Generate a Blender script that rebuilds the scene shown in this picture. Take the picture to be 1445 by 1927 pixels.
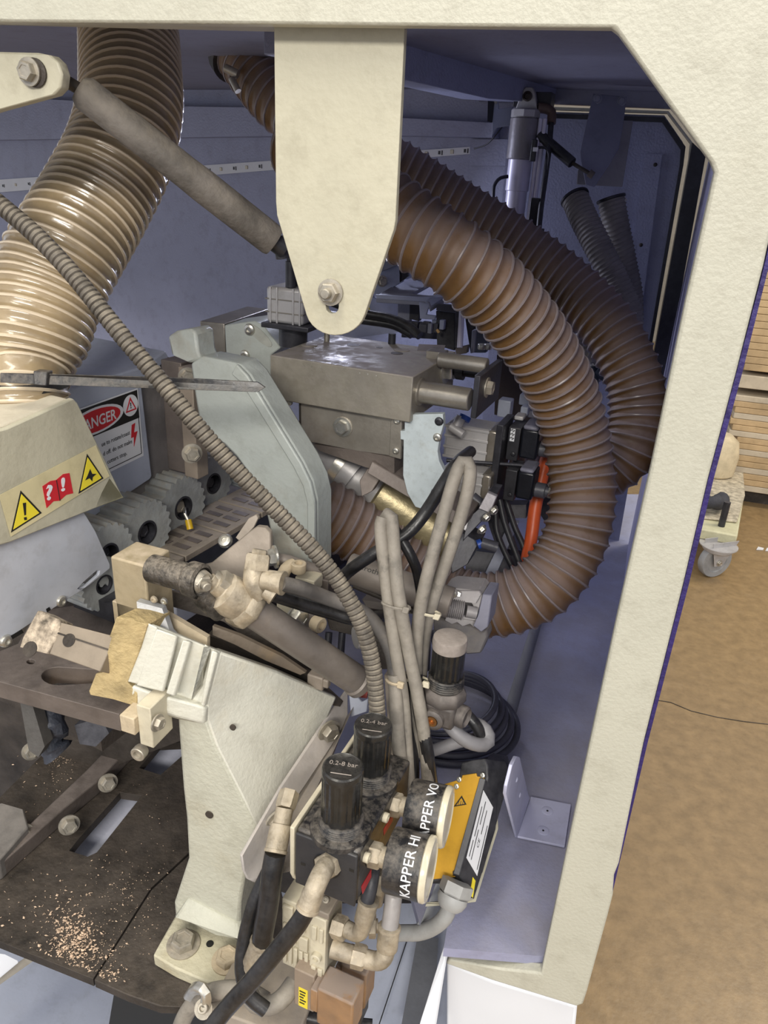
import bpy, bmesh, math, random
from mathutils import Vector, Matrix, Quaternion
from mathutils.geometry import tessellate_polygon
for o in list(bpy.data.objects): bpy.data.objects.remove(o)
SC = bpy.context.scene
R_ = random.Random(7)
# ------------------------------------------------------------------ camera
F = 1407.0; CX, CY = 722.5, 963.5
UP = -Vector((545-CX, -(4080-CY), -F)).normalized()
XA = -Vector((-4864-CX, CY+10, -F)); XA = (XA-UP*XA.dot(UP)).normalized()
YA = UP.cross(XA)
RM = Matrix((XA, YA, UP))                       # camera axes -> world axes
CAM = Vector((0, -0.5, 1.45))
cd = bpy.data.cameras.new('camera'); cam = bpy.data.objects.new('camera', cd)
SC.collection.objects.link(cam); SC.camera = cam
cam.matrix_world = Matrix.Translation(CAM) @ RM.to_4x4()
cd.sensor_width = 36; cd.lens = F*36/1927; cd.clip_start = 0.02; cd.clip_end = 60
# ------------------------------------------------------------------ light
SC.view_settings.view_transform = 'Standard'; SC.view_settings.look = 'None'
SC.view_settings.exposure = 0.0; SC.view_settings.gamma = 1
SC.view_settings.use_curve_mapping = False
w = bpy.data.worlds.new('world'); SC.world = w; w.use_nodes = True
w.node_tree.nodes['Background'].inputs[0].default_value = (0.86, 0.90, 1.0, 1)
w.node_tree.nodes['Background'].inputs[1].default_value = 0.72
def area(name, loc, aim, sx, sy, e, col):
    l = bpy.data.lights.new(name, 'AREA'); l.shape = 'RECTANGLE'; l.size = sx; l.size_y = sy
    l.energy = e; l.color = col
    o = bpy.data.objects.new(name, l); SC.collection.objects.link(o)
    o.location = loc; o.rotation_euler = (Vector(aim)-Vector(loc)).to_track_quat('-Z', 'Y').to_euler()
    return o
P_FILL = (-0.52, 0.90, 1.36); P_AIM = (0.0, 0.3, 0.95)
area('ceiling_tube_light', (-0.7, -0.9, 3.6), (-0.4, 0.1, 0.8), 0.35, 2.4, 46, (1.0, 0.94, 0.80))
area('ceiling_tube_light', (0.3, -3.4, 3.0), (-0.1, 0.2, 1.1), 2.4, 0.5, 135, (1.0, 0.95, 0.87))
area('ceiling_tube_light', (1.6, -0.6, 3.6), (0.1, 0.3, 0.7), 0.5, 2.4, 30, (1.0, 0.93, 0.80))
area('ceiling_tube_light', (2.2, 2.8, 3.6), (1.2, 2.6, 0), 0.5, 2.4, 70, (1.0, 0.90, 0.72))
area('bay_fill_light', P_FILL, P_AIM, 0.02, 0.40, 1.8, (0.72, 0.76, 1.0))  # added cool fill lamp behind the mount plate; the strip itself stays unlit
# ------------------------------------------------------------------ pixel helpers
def ray(x, y): return RM @ Vector(((x-CX)/F, -(y-CY)/F, -1))
def P(x, y, d): return CAM + ray(x, y)*d
def ON(x, y, p, n):
    r = ray(x, y); return CAM + r*((p-CAM).dot(n)/r.dot(n))
def PY(x, y, Y): return ON(x, y, Vector((0, Y, 0)), Vector((0, 1, 0)))
def PZ(x, y, Z): return ON(x, y, Vector((0, 0, Z)), Vector((0, 0, 1)))
def PXX(x, y, X): return ON(x, y, Vector((X, 0, 0)), Vector((1, 0, 0)))
def dep(p): return -((RM.transposed() @ (p-CAM)).z)
def V(q): return q if isinstance(q, Vector) else P(*q)
def FR(a, t=0):
    a = math.radians(a)
    return Vector((math.cos(a), -math.sin(a), 0)), Vector((math.sin(a), math.cos(a), 0)), Vector((0, 0, 1))
def reach(A, d, px):
    """point A + t d whose picture lies nearest to px"""
    r = ray(*px).normalized(); w0 = A-CAM; b = d.dot(r); dd = d.dot(w0); e = r.dot(w0)
    return A + d*((b*e-dd)/(1-b*b))
U0, V0, W = FR(0); U6, V6, _ = FR(6); U11, V11, _ = FR(11); U19, V19, _ = FR(19)
# ------------------------------------------------------------------ materials
MATS = {}
def M(name, rgb, rough=0.5, metal=0.0, var=0.12, scale=18, bump=0.1, dust=0.0, dustc=(0.42, 0.35, 0.26), coat=0, spec=0.5, stain=0, stainc=(0.30, 0.20, 0.10), trans=0, fine=160, dr=(0.32, 0.62)):
    if name in MATS: return MATS[name]
    m = bpy.data.materials.new(name); m.use_nodes = True; nt = m.node_tree; N = nt.nodes; L = nt.links
    b = N['Principled BSDF']; b.inputs['Roughness'].default_value = rough; b.inputs['Metallic'].default_value = metal
    b.inputs['Specular IOR Level'].default_value = spec
    if coat: b.inputs['Coat Weight'].default_value = coat; b.inputs['Coat Roughness'].default_value = 0.12
    if trans: b.inputs['Transmission Weight'].default_value = trans
    tc = N.new('ShaderNodeNewGeometry')
    def noise(s, det=4, ro=0.55):
        n = N.new('ShaderNodeTexNoise'); n.inputs['Scale'].default_value = s; n.inputs['Detail'].default_value = det
        n.inputs['Roughness'].default_value = ro; L.new(tc.outputs['Position'], n.inputs['Vector']); return n
    def ramp(src, a, c):
        r = N.new('ShaderNodeMapRange'); r.inputs[1].default_value = a; r.inputs[2].default_value = c; L.new(src, r.inputs[0]); return r.outputs[0]
    def mix(f, a, c):
        x = N.new('ShaderNodeMix'); x.data_type = 'RGBA'
        if isinstance(f, float): x.inputs[0].default_value = f
        else: L.new(f, x.inputs[0])
        for i, v in ((6, a), (7, c)):
            if isinstance(v, tuple): x.inputs[i].default_value = (*v, 1)
            else: L.new(v, x.inputs[i])
        return x.outputs[2]
    n1 = noise(scale)
    dk = tuple(max(0, c*(1-var*1.6)) for c in rgb); lt = tuple(min(1, c*(1+var)) for c in rgb)
    col = mix(ramp(n1.outputs[0], 0.3, 0.7), dk, lt)
    if stain:
        n3 = noise(scale*0.6, 6, 0.65); f = ramp(n3.outputs[0], 0.56, 0.78)
        mm = N.new('ShaderNodeMath'); mm.operation = 'MULTIPLY'; mm.inputs[1].default_value = stain; L.new(f, mm.inputs[0])
        col = mix(mm.outputs[0], col, stainc)
    if var > 0.045:
        n4 = noise(max(scale*2.2, 30), 8, 0.72); f4 = ramp(n4.outputs[0], 0.50, 0.74)
        m4 = N.new('ShaderNodeMath'); m4.operation = 'MULTIPLY'; m4.inputs[1].default_value = 0.30; L.new(f4, m4.inputs[0])
        col = mix(m4.outputs[0], col, tuple(c*0.38*k for c, k in zip(rgb, (1.0, 0.9, 0.75))))
    if dust:
        s = N.new('ShaderNodeSeparateXYZ'); L.new(tc.outputs['Normal'], s.inputs[0])
        n2 = noise(scale*2.3, 6, 0.7)
        z = ramp(s.outputs[2], -0.3, 0.9); q = ramp(n2.outputs[0], *dr)
        mm = N.new('ShaderNodeMath'); mm.operation = 'MULTIPLY'; L.new(z, mm.inputs[0]); L.new(q, mm.inputs[1])
        m2 = N.new('ShaderNodeMath'); m2.operation = 'MULTIPLY'; m2.inputs[1].default_value = dust; L.new(mm.outputs[0], m2.inputs[0])
        col = mix(m2.outputs[0], col, dustc)
        rr = N.new('ShaderNodeMapRange'); rr.inputs[3].default_value = rough; rr.inputs[4].default_value = 0.9; L.new(m2.outputs[0], rr.inputs[0]); L.new(rr.outputs[0], b.inputs['Roughness'])
        if metal:
            rm = N.new('ShaderNodeMapRange'); rm.inputs[3].default_value = metal; rm.inputs[4].default_value = 0.0; L.new(m2.outputs[0], rm.inputs[0]); L.new(rm.outputs[0], b.inputs['Metallic'])
    L.new(col, b.inputs['Base Color'])
    if bump:
        nb = noise(fine, 3); bp = N.new('ShaderNodeBump'); bp.inputs['Strength'].default_value = bump; bp.inputs['Distance'].default_value = 0.004
        L.new(nb.outputs[0], bp.inputs['Height']); L.new(bp.outputs[0], b.inputs['Normal'])
    MATS[name] = m; return m
CREAM = M('cream_paint', (0.475, 0.465, 0.385), 0.5, var=0.05, scale=5, bump=0.16, stain=0.22, stainc=(0.40, 0.34, 0.20), fine=300)
CREAM2 = M('yellowed_cream_paint', (0.47, 0.445, 0.34), 0.5, var=0.05, scale=9, bump=0.12, stain=0.25, stainc=(0.45, 0.37, 0.2))
BLUE = M('blue_grey_paint', (0.32, 0.335, 0.465), 0.42, var=0.08, scale=4, bump=0.25, stain=0.2, stainc=(0.2, 0.19, 0.2), fine=260)
BLUEF = M('blue_floor_paint', (0.31, 0.32, 0.46), 0.45, var=0.12, scale=5, bump=0.12, dust=0.55, dustc=(0.25, 0.235, 0.255), fine=260)
CEILM = M('ceiling_paint', (0.29, 0.29, 0.37), 0.6, var=0.06, scale=4, bump=0.1)
PALE = M('pale_grey_green_paint', (0.40, 0.43, 0.405), 0.42, var=0.06, scale=10, bump=0.15, stain=0.8, stainc=(0.27, 0.20, 0.12))
PALEB = M('pale_blue_paint', (0.39, 0.42, 0.51), 0.4, var=0.06, scale=10, bump=0.05, stain=0.15)
WHITE = M('white_paint', (0.72, 0.74, 0.78), 0.4, var=0.03, scale=6, bump=0.03)
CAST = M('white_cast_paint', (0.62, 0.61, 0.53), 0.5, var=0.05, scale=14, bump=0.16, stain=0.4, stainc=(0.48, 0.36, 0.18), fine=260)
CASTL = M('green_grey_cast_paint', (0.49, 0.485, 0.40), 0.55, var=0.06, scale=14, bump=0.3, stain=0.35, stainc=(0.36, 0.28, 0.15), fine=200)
OCHRE = M('ochre_stained_paint', (0.52, 0.40, 0.20), 0.7, var=0.3, scale=30, bump=0.5, stain=0.4, stainc=(0.3, 0.2, 0.1))
TAN = M('dust_covered_tan', (0.50, 0.41, 0.28), 0.75, var=0.15, scale=30, bump=0.25, dust=0.5, dustc=(0.58, 0.49, 0.36))
TANM = M('dusty_brass', (0.40, 0.335, 0.24), 0.42, 0.35, var=0.3, scale=60, bump=0.2, dust=0.7, dustc=(0.50, 0.44, 0.35))
CREAMP = M('cream_valve_plastic', (0.58, 0.53, 0.40), 0.6, var=0.08, scale=30, bump=0.1, dust=0.5, dustc=(0.55, 0.48, 0.36))
STEEL = M('machined_steel', (0.36, 0.33, 0.285), 0.33, 0.6, var=0.15, scale=22, bump=0.08, stain=0.4, stainc=(0.2, 0.14, 0.08))
STEELD = M('dusty_steel_block', (0.34, 0.31, 0.25), 0.36, 0.5, var=0.12, scale=22, bump=0.08, dust=0.95, dustc=(0.29, 0.26, 0.255))
BRIGHT = M('bright_zinc', (0.62, 0.61, 0.56), 0.28, 0.9, var=0.15, scale=60, bump=0.05, dust=0.3)
BOLTM = M('dusty_bolt_steel', (0.42, 0.39, 0.33), 0.42, 0.7, var=0.2, scale=60, bump=0.1, dust=0.5)
SILVER = M('anodised_aluminium', (0.50, 0.49, 0.49), 0.4, 0.35, var=0.08, scale=20, bump=0.03, dust=0.4, dustc=(0.36, 0.32, 0.29))
LILAC = M('bright_aluminium_tube', (0.62, 0.60, 0.72), 0.35, 0.2, var=0.04, scale=12, bump=0)
STRUTM = M('dusty_strut_tube', (0.14, 0.125, 0.11), 0.7, 0.0, var=0.35, scale=26, bump=0.3, dust=0.8, dustc=(0.25, 0.215, 0.165), dr=(0.35, 0.75))
DARK = M('dark_grimy_steel', (0.060, 0.050, 0.042), 0.6, 0.3, var=0.45, scale=16, bump=0.3, dust=0.3, dustc=(0.16, 0.125, 0.095))
DARK2 = M('brown_grey_plate', (0.15, 0.125, 0.11), 0.5, 0.3, var=0.2, scale=16, bump=0.15, dust=0.6, dustc=(0.21, 0.175, 0.155))
BLACK = M('black_plastic', (0.018, 0.018, 0.022), 0.4, var=0.2, scale=30, bump=0.05, dust=0.25, dustc=(0.2, 0.2, 0.22))
BLACKD = M('dusty_black_plastic', (0.014, 0.014, 0.016), 0.33, var=0.3, scale=50, bump=0.1, dust=0.65, dustc=(0.30, 0.26, 0.215), dr=(0.40, 0.78))
BLACKM = M('black_metal', (0.03, 0.03, 0.036), 0.35, 0.3, var=0.2, scale=30, bump=0.05, dust=0.3, dustc=(0.2, 0.2, 0.24))
KNOB = M('knob_black', (0.014, 0.014, 0.014), 0.22, var=0.3, scale=60, bump=0.1, dust=0.15, dustc=(0.2, 0.18, 0.16))
KNOBT = M('dust_topped_knob', (0.30, 0.26, 0.23), 0.7, var=0.15, scale=60, bump=0.2)
RUBBER = M('roller_rubber', (0.36, 0.38, 0.38), 0.7, var=0.12, scale=40, bump=0.25, dust=0.8, dustc=(0.36, 0.325, 0.26))
PAD = M('track_pad', (0.30, 0.255, 0.205), 0.75, var=0.15, scale=30, bump=0.2)
BROWN = M('brown_hose', (0.17, 0.09, 0.032), 0.36, var=0.25, scale=12, bump=0.05, dust=0.95, dustc=(0.25, 0.19, 0.175), dr=(0.2, 0.5))
RIB = M('grey_hose_rib', (0.25, 0.205, 0.20), 0.26, var=0.12, scale=20, bump=0, dust=0.5, dustc=(0.36, 0.31, 0.32))
CLEAR = M('clear_hose_tan', (0.33, 0.25, 0.145), 0.32, var=0.25, scale=14, bump=0.25, coat=0.8, fine=60)
CLEARR = M('cream_hose_rib', (0.66, 0.55, 0.40), 0.3, var=0.08, scale=14, bump=0, coat=0.6)
GHOSE = M('grey_hose', (0.26, 0.24, 0.225), 0.45, var=0.2, scale=20, bump=0.1, dust=0.5, dustc=(0.25, 0.23, 0.23))
COND = M('conduit_plastic', (0.07, 0.06, 0.05), 0.6, var=0.25, scale=30, bump=0.15, dust=0.85, dustc=(0.30, 0.26, 0.20))
TUBEB = M('black_tube', (0.013, 0.013, 0.015), 0.3, var=0.4, scale=50, bump=0.1, dust=0.25, dustc=(0.13, 0.12, 0.11))
TUBEG = M('dust_coated_tube', (0.25, 0.225, 0.19), 0.65, var=0.15, scale=60, bump=0.15, stain=1.0, stainc=(0.02, 0.02, 0.02), dust=0.2, dustc=(0.34, 0.31, 0.26))
TUBEC = M('grey_cable', (0.33, 0.33, 0.32), 0.45, var=0.1, scale=30, bump=0.05)
NAVY = M('navy_seal', (0.022, 0.012, 0.11), 0.6, var=0.2, scale=90, bump=0.4)
GOLD = M('gold_anodised_plate', (0.62, 0.34, 0.03), 0.4, 0.1, var=0.06, scale=14, bump=0.03)
YEL = M('sign_yellow', (0.80, 0.66, 0.04), 0.45, var=0.04, bump=0)
RED = M('sign_red', (0.55, 0.02, 0.03), 0.45, var=0.04, bump=0)
INK = M('black_ink', (0.012, 0.012, 0.012), 0.5, var=0, bump=0)
PAPER = M('white_label', (0.72, 0.73, 0.76), 0.45, var=0.03, bump=0)
FILM = M('clear_yellowed_sticker', (0.62, 0.55, 0.33), 0.35, var=0.08, bump=0)
ORANGE = M('orange_tube', (0.75, 0.12, 0.03), 0.4, var=0.1, bump=0)
AMBER = M('amber_plastic', (0.33, 0.17, 0.06), 0.35, var=0.3, scale=25, bump=0, dust=1.0, dustc=(0.28, 0.22, 0.18), dr=(0.2, 0.45), stain=0.7, stainc=(0.24, 0.19, 0.15))
LENS = M('yellowed_lens', (0.62, 0.56, 0.42), 0.25, var=0.06, scale=20, bump=0.05, coat=0.5)
CONC = M('ochre_concrete', (0.29, 0.195, 0.095), 0.35, var=0.13, scale=26, bump=0.12, stain=0.35, stainc=(0.36, 0.26, 0.15), fine=90)
WOOD = M('raw_board', (0.52, 0.37, 0.20), 0.7, var=0.14, scale=9, bump=0.1)
WOODL = M('pale_board', (0.55, 0.47, 0.35), 0.7, var=0.1, scale=9, bump=0.1)
CARPET = M('worn_pad_fabric', (0.50, 0.44, 0.33), 0.95, var=0.3, scale=40, bump=0.8)
DUSTW = M('wood_chip', (0.62, 0.46, 0.33), 0.85, var=0.3, scale=200, bump=0)
GREYP = M('grey_plastic', (0.36, 0.36, 0.35), 0.5, var=0.06, bump=0.05)
BRASS = M('yellow_brass_motor', (0.33, 0.28, 0.165), 0.36, 0.6, var=0.3, scale=24, bump=0.1)
WALLM = M('shop_wall', (0.34, 0.30, 0.24), 0.8, var=0.1, scale=3, bump=0.1)
# ------------------------------------------------------------------ mesh builder
class B:
    def __init__(s): s.v = []; s.f = []
    def add(s, vs, fs):
        k = len(s.v); s.v += [tuple(p) for p in vs]; s.f += [tuple(i+k for i in f) for f in fs]; return s
    def prism(s, outer, vec, holes=()):
        loops = [[V(p) for p in outer]]+[[V(p) for p in h] for h in holes]
        flat = [p for l in loops for p in l]; n = len(flat)
        tr = tessellate_polygon(loops) if (holes or len(outer) > 4) else None
        fs = [tuple(t) for t in tr] if tr else [tuple(range(n))]
        vs = flat+[p+vec for p in flat]
        F2 = list(fs)+[tuple(i+n for i in reversed(f)) for f in fs]; k = 0
        for l in loops:
            m = len(l)
            for i in range(m): F2.append((k+i, k+(i+1) % m, k+(i+1) % m+n, k+i+n))
            k += m
        return s.add(vs, F2)
    def hexa(s, A, u, v, w):
        c = [A, A+u, A+u+v, A+v]; return s.add(c+[p+w for p in c], [(0, 1, 2, 3), (7, 6, 5, 4), (0, 4, 5, 1), (1, 5, 6, 2), (2, 6, 7, 3), (3, 7, 4, 0)])
    def boxc(s, c, u, v, w): return s.hexa(c-u/2-v/2-w/2, u, v, w)
    def lathe(s, p, axis, prof, n=28, flute=None):
        a = axis.normalized(); x = a.orthogonal().normalized(); y = a.cross(x); k = len(s.v)
        vs = []; fs = []
        for r, h in prof:
            for i in range(n):
                t = 2*math.pi*i/n; rr = r*(flute(i, h) if flute else 1)
                vs.append(p+a*h+(x*math.cos(t)+y*math.sin(t))*rr)
        for j in range(len(prof)-1):
            for i in range(n): fs.append((j*n+i, j*n+(i+1) % n, (j+1)*n+(i+1) % n, (j+1)*n+i))
        fs.append(tuple(range(n-1, -1, -1))); fs.append(tuple((len(prof)-1)*n+i for i in range(n)))
        return s.add(vs, fs)
    def cyl(s, p0, p1, r, r1=None, n=24, cham=0):
        p0, p1 = V(p0), V(p1); r1 = r if r1 is None else r1; h = (p1-p0).length
        pr = [(r-cham, 0), (r, cham), (r1, h-cham), (r1-cham, h)] if cham else [(r, 0), (r1, h)]
        return s.lathe(p0, p1-p0, pr, n)
    def hexn(s, p, axis, r, h, cham=True):
        return s.lathe(p, axis, [(r, 0), (r, h*0.85), (r*0.88, h)] if cham else [(r, 0), (r, h)], 6)
    def sweep(s, pts, rad, n=12, cap=True):
        pts = [V(p) for p in pts]; m = len(pts); T = []
        for i in range(m): T.append((pts[min(i+1, m-1)]-pts[max(i-1, 0)]).normalized())
        x = T[0].orthogonal().normalized(); vs = []
        for i in range(m):
            x = (x-T[i]*x.dot(T[i])).normalized(); y = T[i].cross(x)
            for k in range(n):
                t = 2*math.pi*k/n; r = rad(i, k/n) if callable(rad) else rad
                vs.append(pts[i]+(x*math.cos(t)+y*math.sin(t))*r)
        fs = [(j*n+i, j*n+(i+1) % n, (j+1)*n+(i+1) % n, (j+1)*n+i) for j in range(m-1) for i in range(n)]
        if cap: fs += [tuple(range(n-1, -1, -1)), tuple((m-1)*n+i for i in range(n))]
        return s.add(vs, fs)
    def mesh(s, name, smooth=True, bev=0):
        me = bpy.data.meshes.new(name); me.from_pydata(s.v, [], s.f)
        bm = bmesh.new(); bm.from_mesh(me); bmesh.ops.recalc_face_normals(bm, faces=bm.faces); bm.to_mesh(me); bm.free()
        if smooth:
            for p in me.polygons: p.use_smooth = True
            me.set_sharp_from_angle(angle=math.radians(38))
        return me
def spline(cp, step=0.006):
    """Catmull-Rom through control points, resampled at equal arc length; extra values ride along"""
    ps = [V(c[:3]) if not isinstance(c, Vector) else c for c in cp]; q = [ps[0]*2-ps[1]]+ps+[ps[-1]*2-ps[-2]]; out = []; K = 24
    for i in range(1, len(q)-2):
        for k in range(K):
            t = k/K; a, b, c, d = q[i-1:i+3]
            out.append(((b*2)+(c-a)*t+(a*2-b*5+c*4-d)*t*t+(b*3-a-c*3+d)*t**3)*0.5)
    out.append(q[-2]); L = [0]
    for i in range(1, len(out)): L.append(L[-1]+(out[i]-out[i-1]).length)
    n = max(2, round(L[-1]/step)); res = []; j = 0
    for i in range(n+1):
        s = L[-1]*i/n
        while j < len(L)-2 and L[j+1] < s: j += 1
        f = (s-L[j])/max(1e-9, L[j+1]-L[j]); res.append(out[j].lerp(out[j+1], min(1, max(0, f))))
    return res
# ------------------------------------------------------------------ things and parts
LINK = SC.collection.objects.link
def setp(o, label=None, cat=None, group=None, kind=None):
    if label: o['label'] = label
    if cat: o['category'] = cat
    if group: o['group'] = group
    if kind: o['kind'] = kind
    return o
def mk(name, b, mat, bev=0, solid=0, off=-1, smooth=True):
    me = b.mesh(name, smooth) if isinstance(b, B) else b
    cs = [v.co for v in me.vertices]; c = Vector([(min(q[i] for q in cs)+max(q[i] for q in cs))/2 for i in range(3)])
    me.transform(Matrix.Translation(-c)); o = bpy.data.objects.new(name, me); o.location = c
    me.materials.append(mat); LINK(o)
    if solid:
        m = o.modifiers.new('solid', 'SOLIDIFY'); m.thickness = solid; m.offset = off
    if bev:
        m = o.modifiers.new('bevel', 'BEVEL'); m.width = bev; m.segments = 2; m.limit_method = 'ANGLE'; m.angle_limit = math.radians(35); m.harden_normals = False
    return o
class T:
    all = []
    def __init__(s, name, label, cat, group=None, kind=None):
        s.o = bpy.data.objects.new(name, None); s.o.empty_display_size = 0.01; LINK(s.o); setp(s.o, label, cat, group, kind); s.ch = []; T.all.append(s)
    def part(s, name, b, mat, bev=0, parent=None, label=None, kind=None, **k):
        o = mk(name, b, mat, bev, **k); setp(o, label, None, None, kind); s.ch.append((o, parent)); return o
    def inst(s, name, key, mat, p, axis, sc, parent=None, spin=0, label=None):
        o = bpy.data.objects.new(name, unit(key, mat)); o.location = V(p)
        o.rotation_mode = 'QUATERNION'; o.rotation_quaternion = axis.to_track_quat('Z', 'Y') @ Quaternion((0, 0, 1), spin)
        o.scale = (sc, sc, sc); LINK(o); setp(o, label); s.ch.append((o, parent)); return o
    def done(s):
        pts = []
        for o, p in s.ch:
            if p is None: pts += [(Matrix.LocRotScale(o.location, o.rotation_quaternion if o.rotation_mode == 'QUATERNION' else None, o.scale) @ Vector(c)) for c in o.bound_box]
        c = Vector(((min(q.x for q in pts)+max(q.x for q in pts))/2, (min(q.y for q in pts)+max(q.y for q in pts))/2, min(q.z for q in pts)))
        wl = {o.name: o.location.copy() for o, p in s.ch}
        for o, p in s.ch:
            if p is None: o.parent = s.o; o.location = wl[o.name]-c
            else: o.parent = p; o.location = wl[o.name]-wl[p.name]
        s.o.location = c
def one(name, label, cat, b, mat, bev=0, group=None, kind=None, **k):
    return setp(mk(name, b, mat, bev, **k), label, cat, group, kind)
UN = {}
def unit(key, mat):
    if (key, mat.name) in UN: return UN[(key, mat.name)]
    b = B(); Z = Vector((0, 0, 1)); O = Vector((0, 0, 0))
    if key == 'hex': b.lathe(O, Z, [(1.35, -0.1), (1.35, 0.14), (1.2, 0.16), (1.0, 0.16)], 24); b.lathe(Z*0.1, Z, [(1, 0), (1, 0.62), (0.86, 0.78), (0.6, 0.78), (0.55, 0.72)], 6)
    if key == 'nut': b.lathe(O, Z, [(1.3, -0.1), (1.3, 0.14), (1.0, 0.16)], 24); b.lathe(Z*0.1, Z, [(1, 0), (1, 0.75), (0.86, 0.88)], 6); b.lathe(Z*0.1, Z, [(0.5, 0.5), (0.5, 1.5), (0.4, 1.6)], 16)
    if key == 'sock': b.lathe(O, Z, [(0.9, -0.3), (1, 0.0), (1, 0.9), (0.9, 1.0), (0.55, 1.0), (0.5, 0.55)], 18)
    if key == 'dome': b.lathe(O, Z, [(1, -0.1), (1, 0.1), (0.85, 0.42), (0.5, 0.58), (0.42, 0.58), (0.38, 0.3)], 18)
    if key == 'rivet': b.lathe(O, Z, [(1, -0.1), (1, 0.08), (0.8, 0.3), (0.3, 0.42)], 14)
    if key == 'washer': b.lathe(O, Z, [(1, -0.05), (1, 0.08), (0.95, 0.1), (0.2, 0.1), (0.15, 0.02)], 24)
    me = b.mesh(key); me.materials.append(mat); UN[(key, mat.name)] = me; return me
def hose(t, cp, r, pitch, body, rib, rr, dpt=0.10, rf=None, n=28):
    pts = spline(cp, pitch/6)
    m = len(pts); rad = lambda i: (rf(i/(m-1)) if rf else r)
    bo = B().sweep(pts, lambda i, k: rad(i)*(1-dpt*(0.5-0.5*math.cos(2*math.pi*(i/6-k)))**0.8*0.9), n)
    o1 = t.part('hose_wall', bo, body)
    # spiral wire
    T_ = [(pts[min(i+1, m-1)]-pts[max(i-1, 0)]).normalized() for i in range(m)]; x = T_[0].orthogonal().normalized(); fr = []
    for i in range(m):
        x = (x-T_[i]*x.dot(T_[i])).normalized(); fr.append((x.copy(), T_[i].cross(x)))
    hp = []; tot = int((m-1)/6*n)
    for q in range(tot+1):
        s = q/n*6; i = min(int(s), m-2); f = s-i; c = pts[i].lerp(pts[i+1], f); th = 2*math.pi*q/n
        X, Y = fr[i]; hp.append(c+(X*math.cos(th)+Y*math.sin(th))*(rad(i)-rr*0.25))
    o2 = t.part('spiral_wire', B().sweep(hp, rr, 6), rib)
    return o1, o2
def tube(name, label, cat, cp, r, mat, group=None, n=12, step=0.006, kind=None):
    return one(name, label, cat, B().sweep(spline(cp, step), r, n), mat, group=group)
def arc(cx, cy, rx, ry, a0, a1, n, f):
    return [f(cx+rx*math.cos(math.radians(a0+(a1-a0)*i/n)), cy+ry*math.sin(math.radians(a0+(a1-a0)*i/n))) for i in range(n+1)]
_fc = {}
def textmesh(s, fn, depth=0.12, bold=0.0):
    """letters as thin solids: fn maps (x, y, z) in letter heights to the world"""
    c = bpy.data.curves.new('t', 'FONT'); c.body = s; c.size = 1.0; c.extrude = depth; c.resolution_u = 3; c.offset = bold
    o = bpy.data.objects.new('t', c); LINK(o); bpy.context.view_layer.update()
    me = bpy.data.meshes.new_from_object(o.evaluated_get(bpy.context.evaluated_depsgraph_get()))
    bpy.data.objects.remove(o); b = B(); xs = [v.co.x for v in me.vertices]; x0 = min(xs); wd = max(xs)-x0
    b.add([fn(v.co.x-x0, v.co.y, v.co.z+depth, wd) for v in me.vertices], [tuple(p.vertices) for p in me.polygons]); bpy.data.meshes.remove(me); return b
class Q:
    """flat label plane: bilinear over four corners given as pixels on a plane (TL, TR, BR, BL)"""
    def __init__(s, c, p, n): s.c = [ON(x, y, p, n) for x, y in c]; s.n = n if (CAM-s.c[0]).dot(n) > 0 else -n
    def __call__(s, u, v, h=0.0): a, b, c, d = s.c; return (a.lerp(b, u)).lerp(d.lerp(c, u), v)+s.n*h
    def poly(s, uv, h0=0.0002, h=0.0004): return B().prism([s(u, v, h0) for u, v in uv], s.n*h)
    def circ(s, u, v, ru, rv, h0=0.0002, h=0.0004, n=28): return s.poly([(u+ru*math.cos(2*math.pi*i/n), v+rv*math.sin(2*math.pi*i/n)) for i in range(n)], h0, h)
    def text(s, st, u, v, hu, hv, h0=0.0005): return textmesh(st, lambda x, y, z, wd: s(u+x*hu, v-y*hv, h0+z*0.001))
# ================================================================== THE SETTING
def box(x0, x1, y0, y1, z0, z1): return B().hexa(Vector((x0, y0, z0)), Vector((x1-x0, 0, 0)), Vector((0, y1-y0, 0)), Vector((0, 0, z1-z0)))
one('floor', 'polished ochre brown concrete shop floor with hairline crack', None, box(-3, 5, -3, 8, -0.1, 0), CONC, kind='structure')
one('wall_far', None, None, box(-3, 5, 7.9, 8, 0, 3.8), WALLM, kind='structure')
# floor crack
ck = [PZ(x, y, 0.0005) for x, y in [(1238, 1318), (1262, 1322), (1300, 1338), (1350, 1350), (1400, 1358), (1470, 1366)]]
one('trim_6', None, None, B().sweep(ck, 0.0016, 4), DARK, kind='structure')
AW = math.radians(14); wb = P(985, 300, 1.36); wu = Vector((math.cos(AW), -math.sin(AW), 0)); wv = Vector((math.sin(AW), math.cos(AW), 0))
wb = Vector((wb.x, wb.y, 0))
one('wall_back', 'blue grey painted inner back wall of machine hood', None, B().hexa(wb+W*0.45+wu*0.02, -wu*2.2, wv*0.01, W*1.2), BLUE, kind='structure')
YR = 1.0
xr0 = wb.x-0.05
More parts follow.
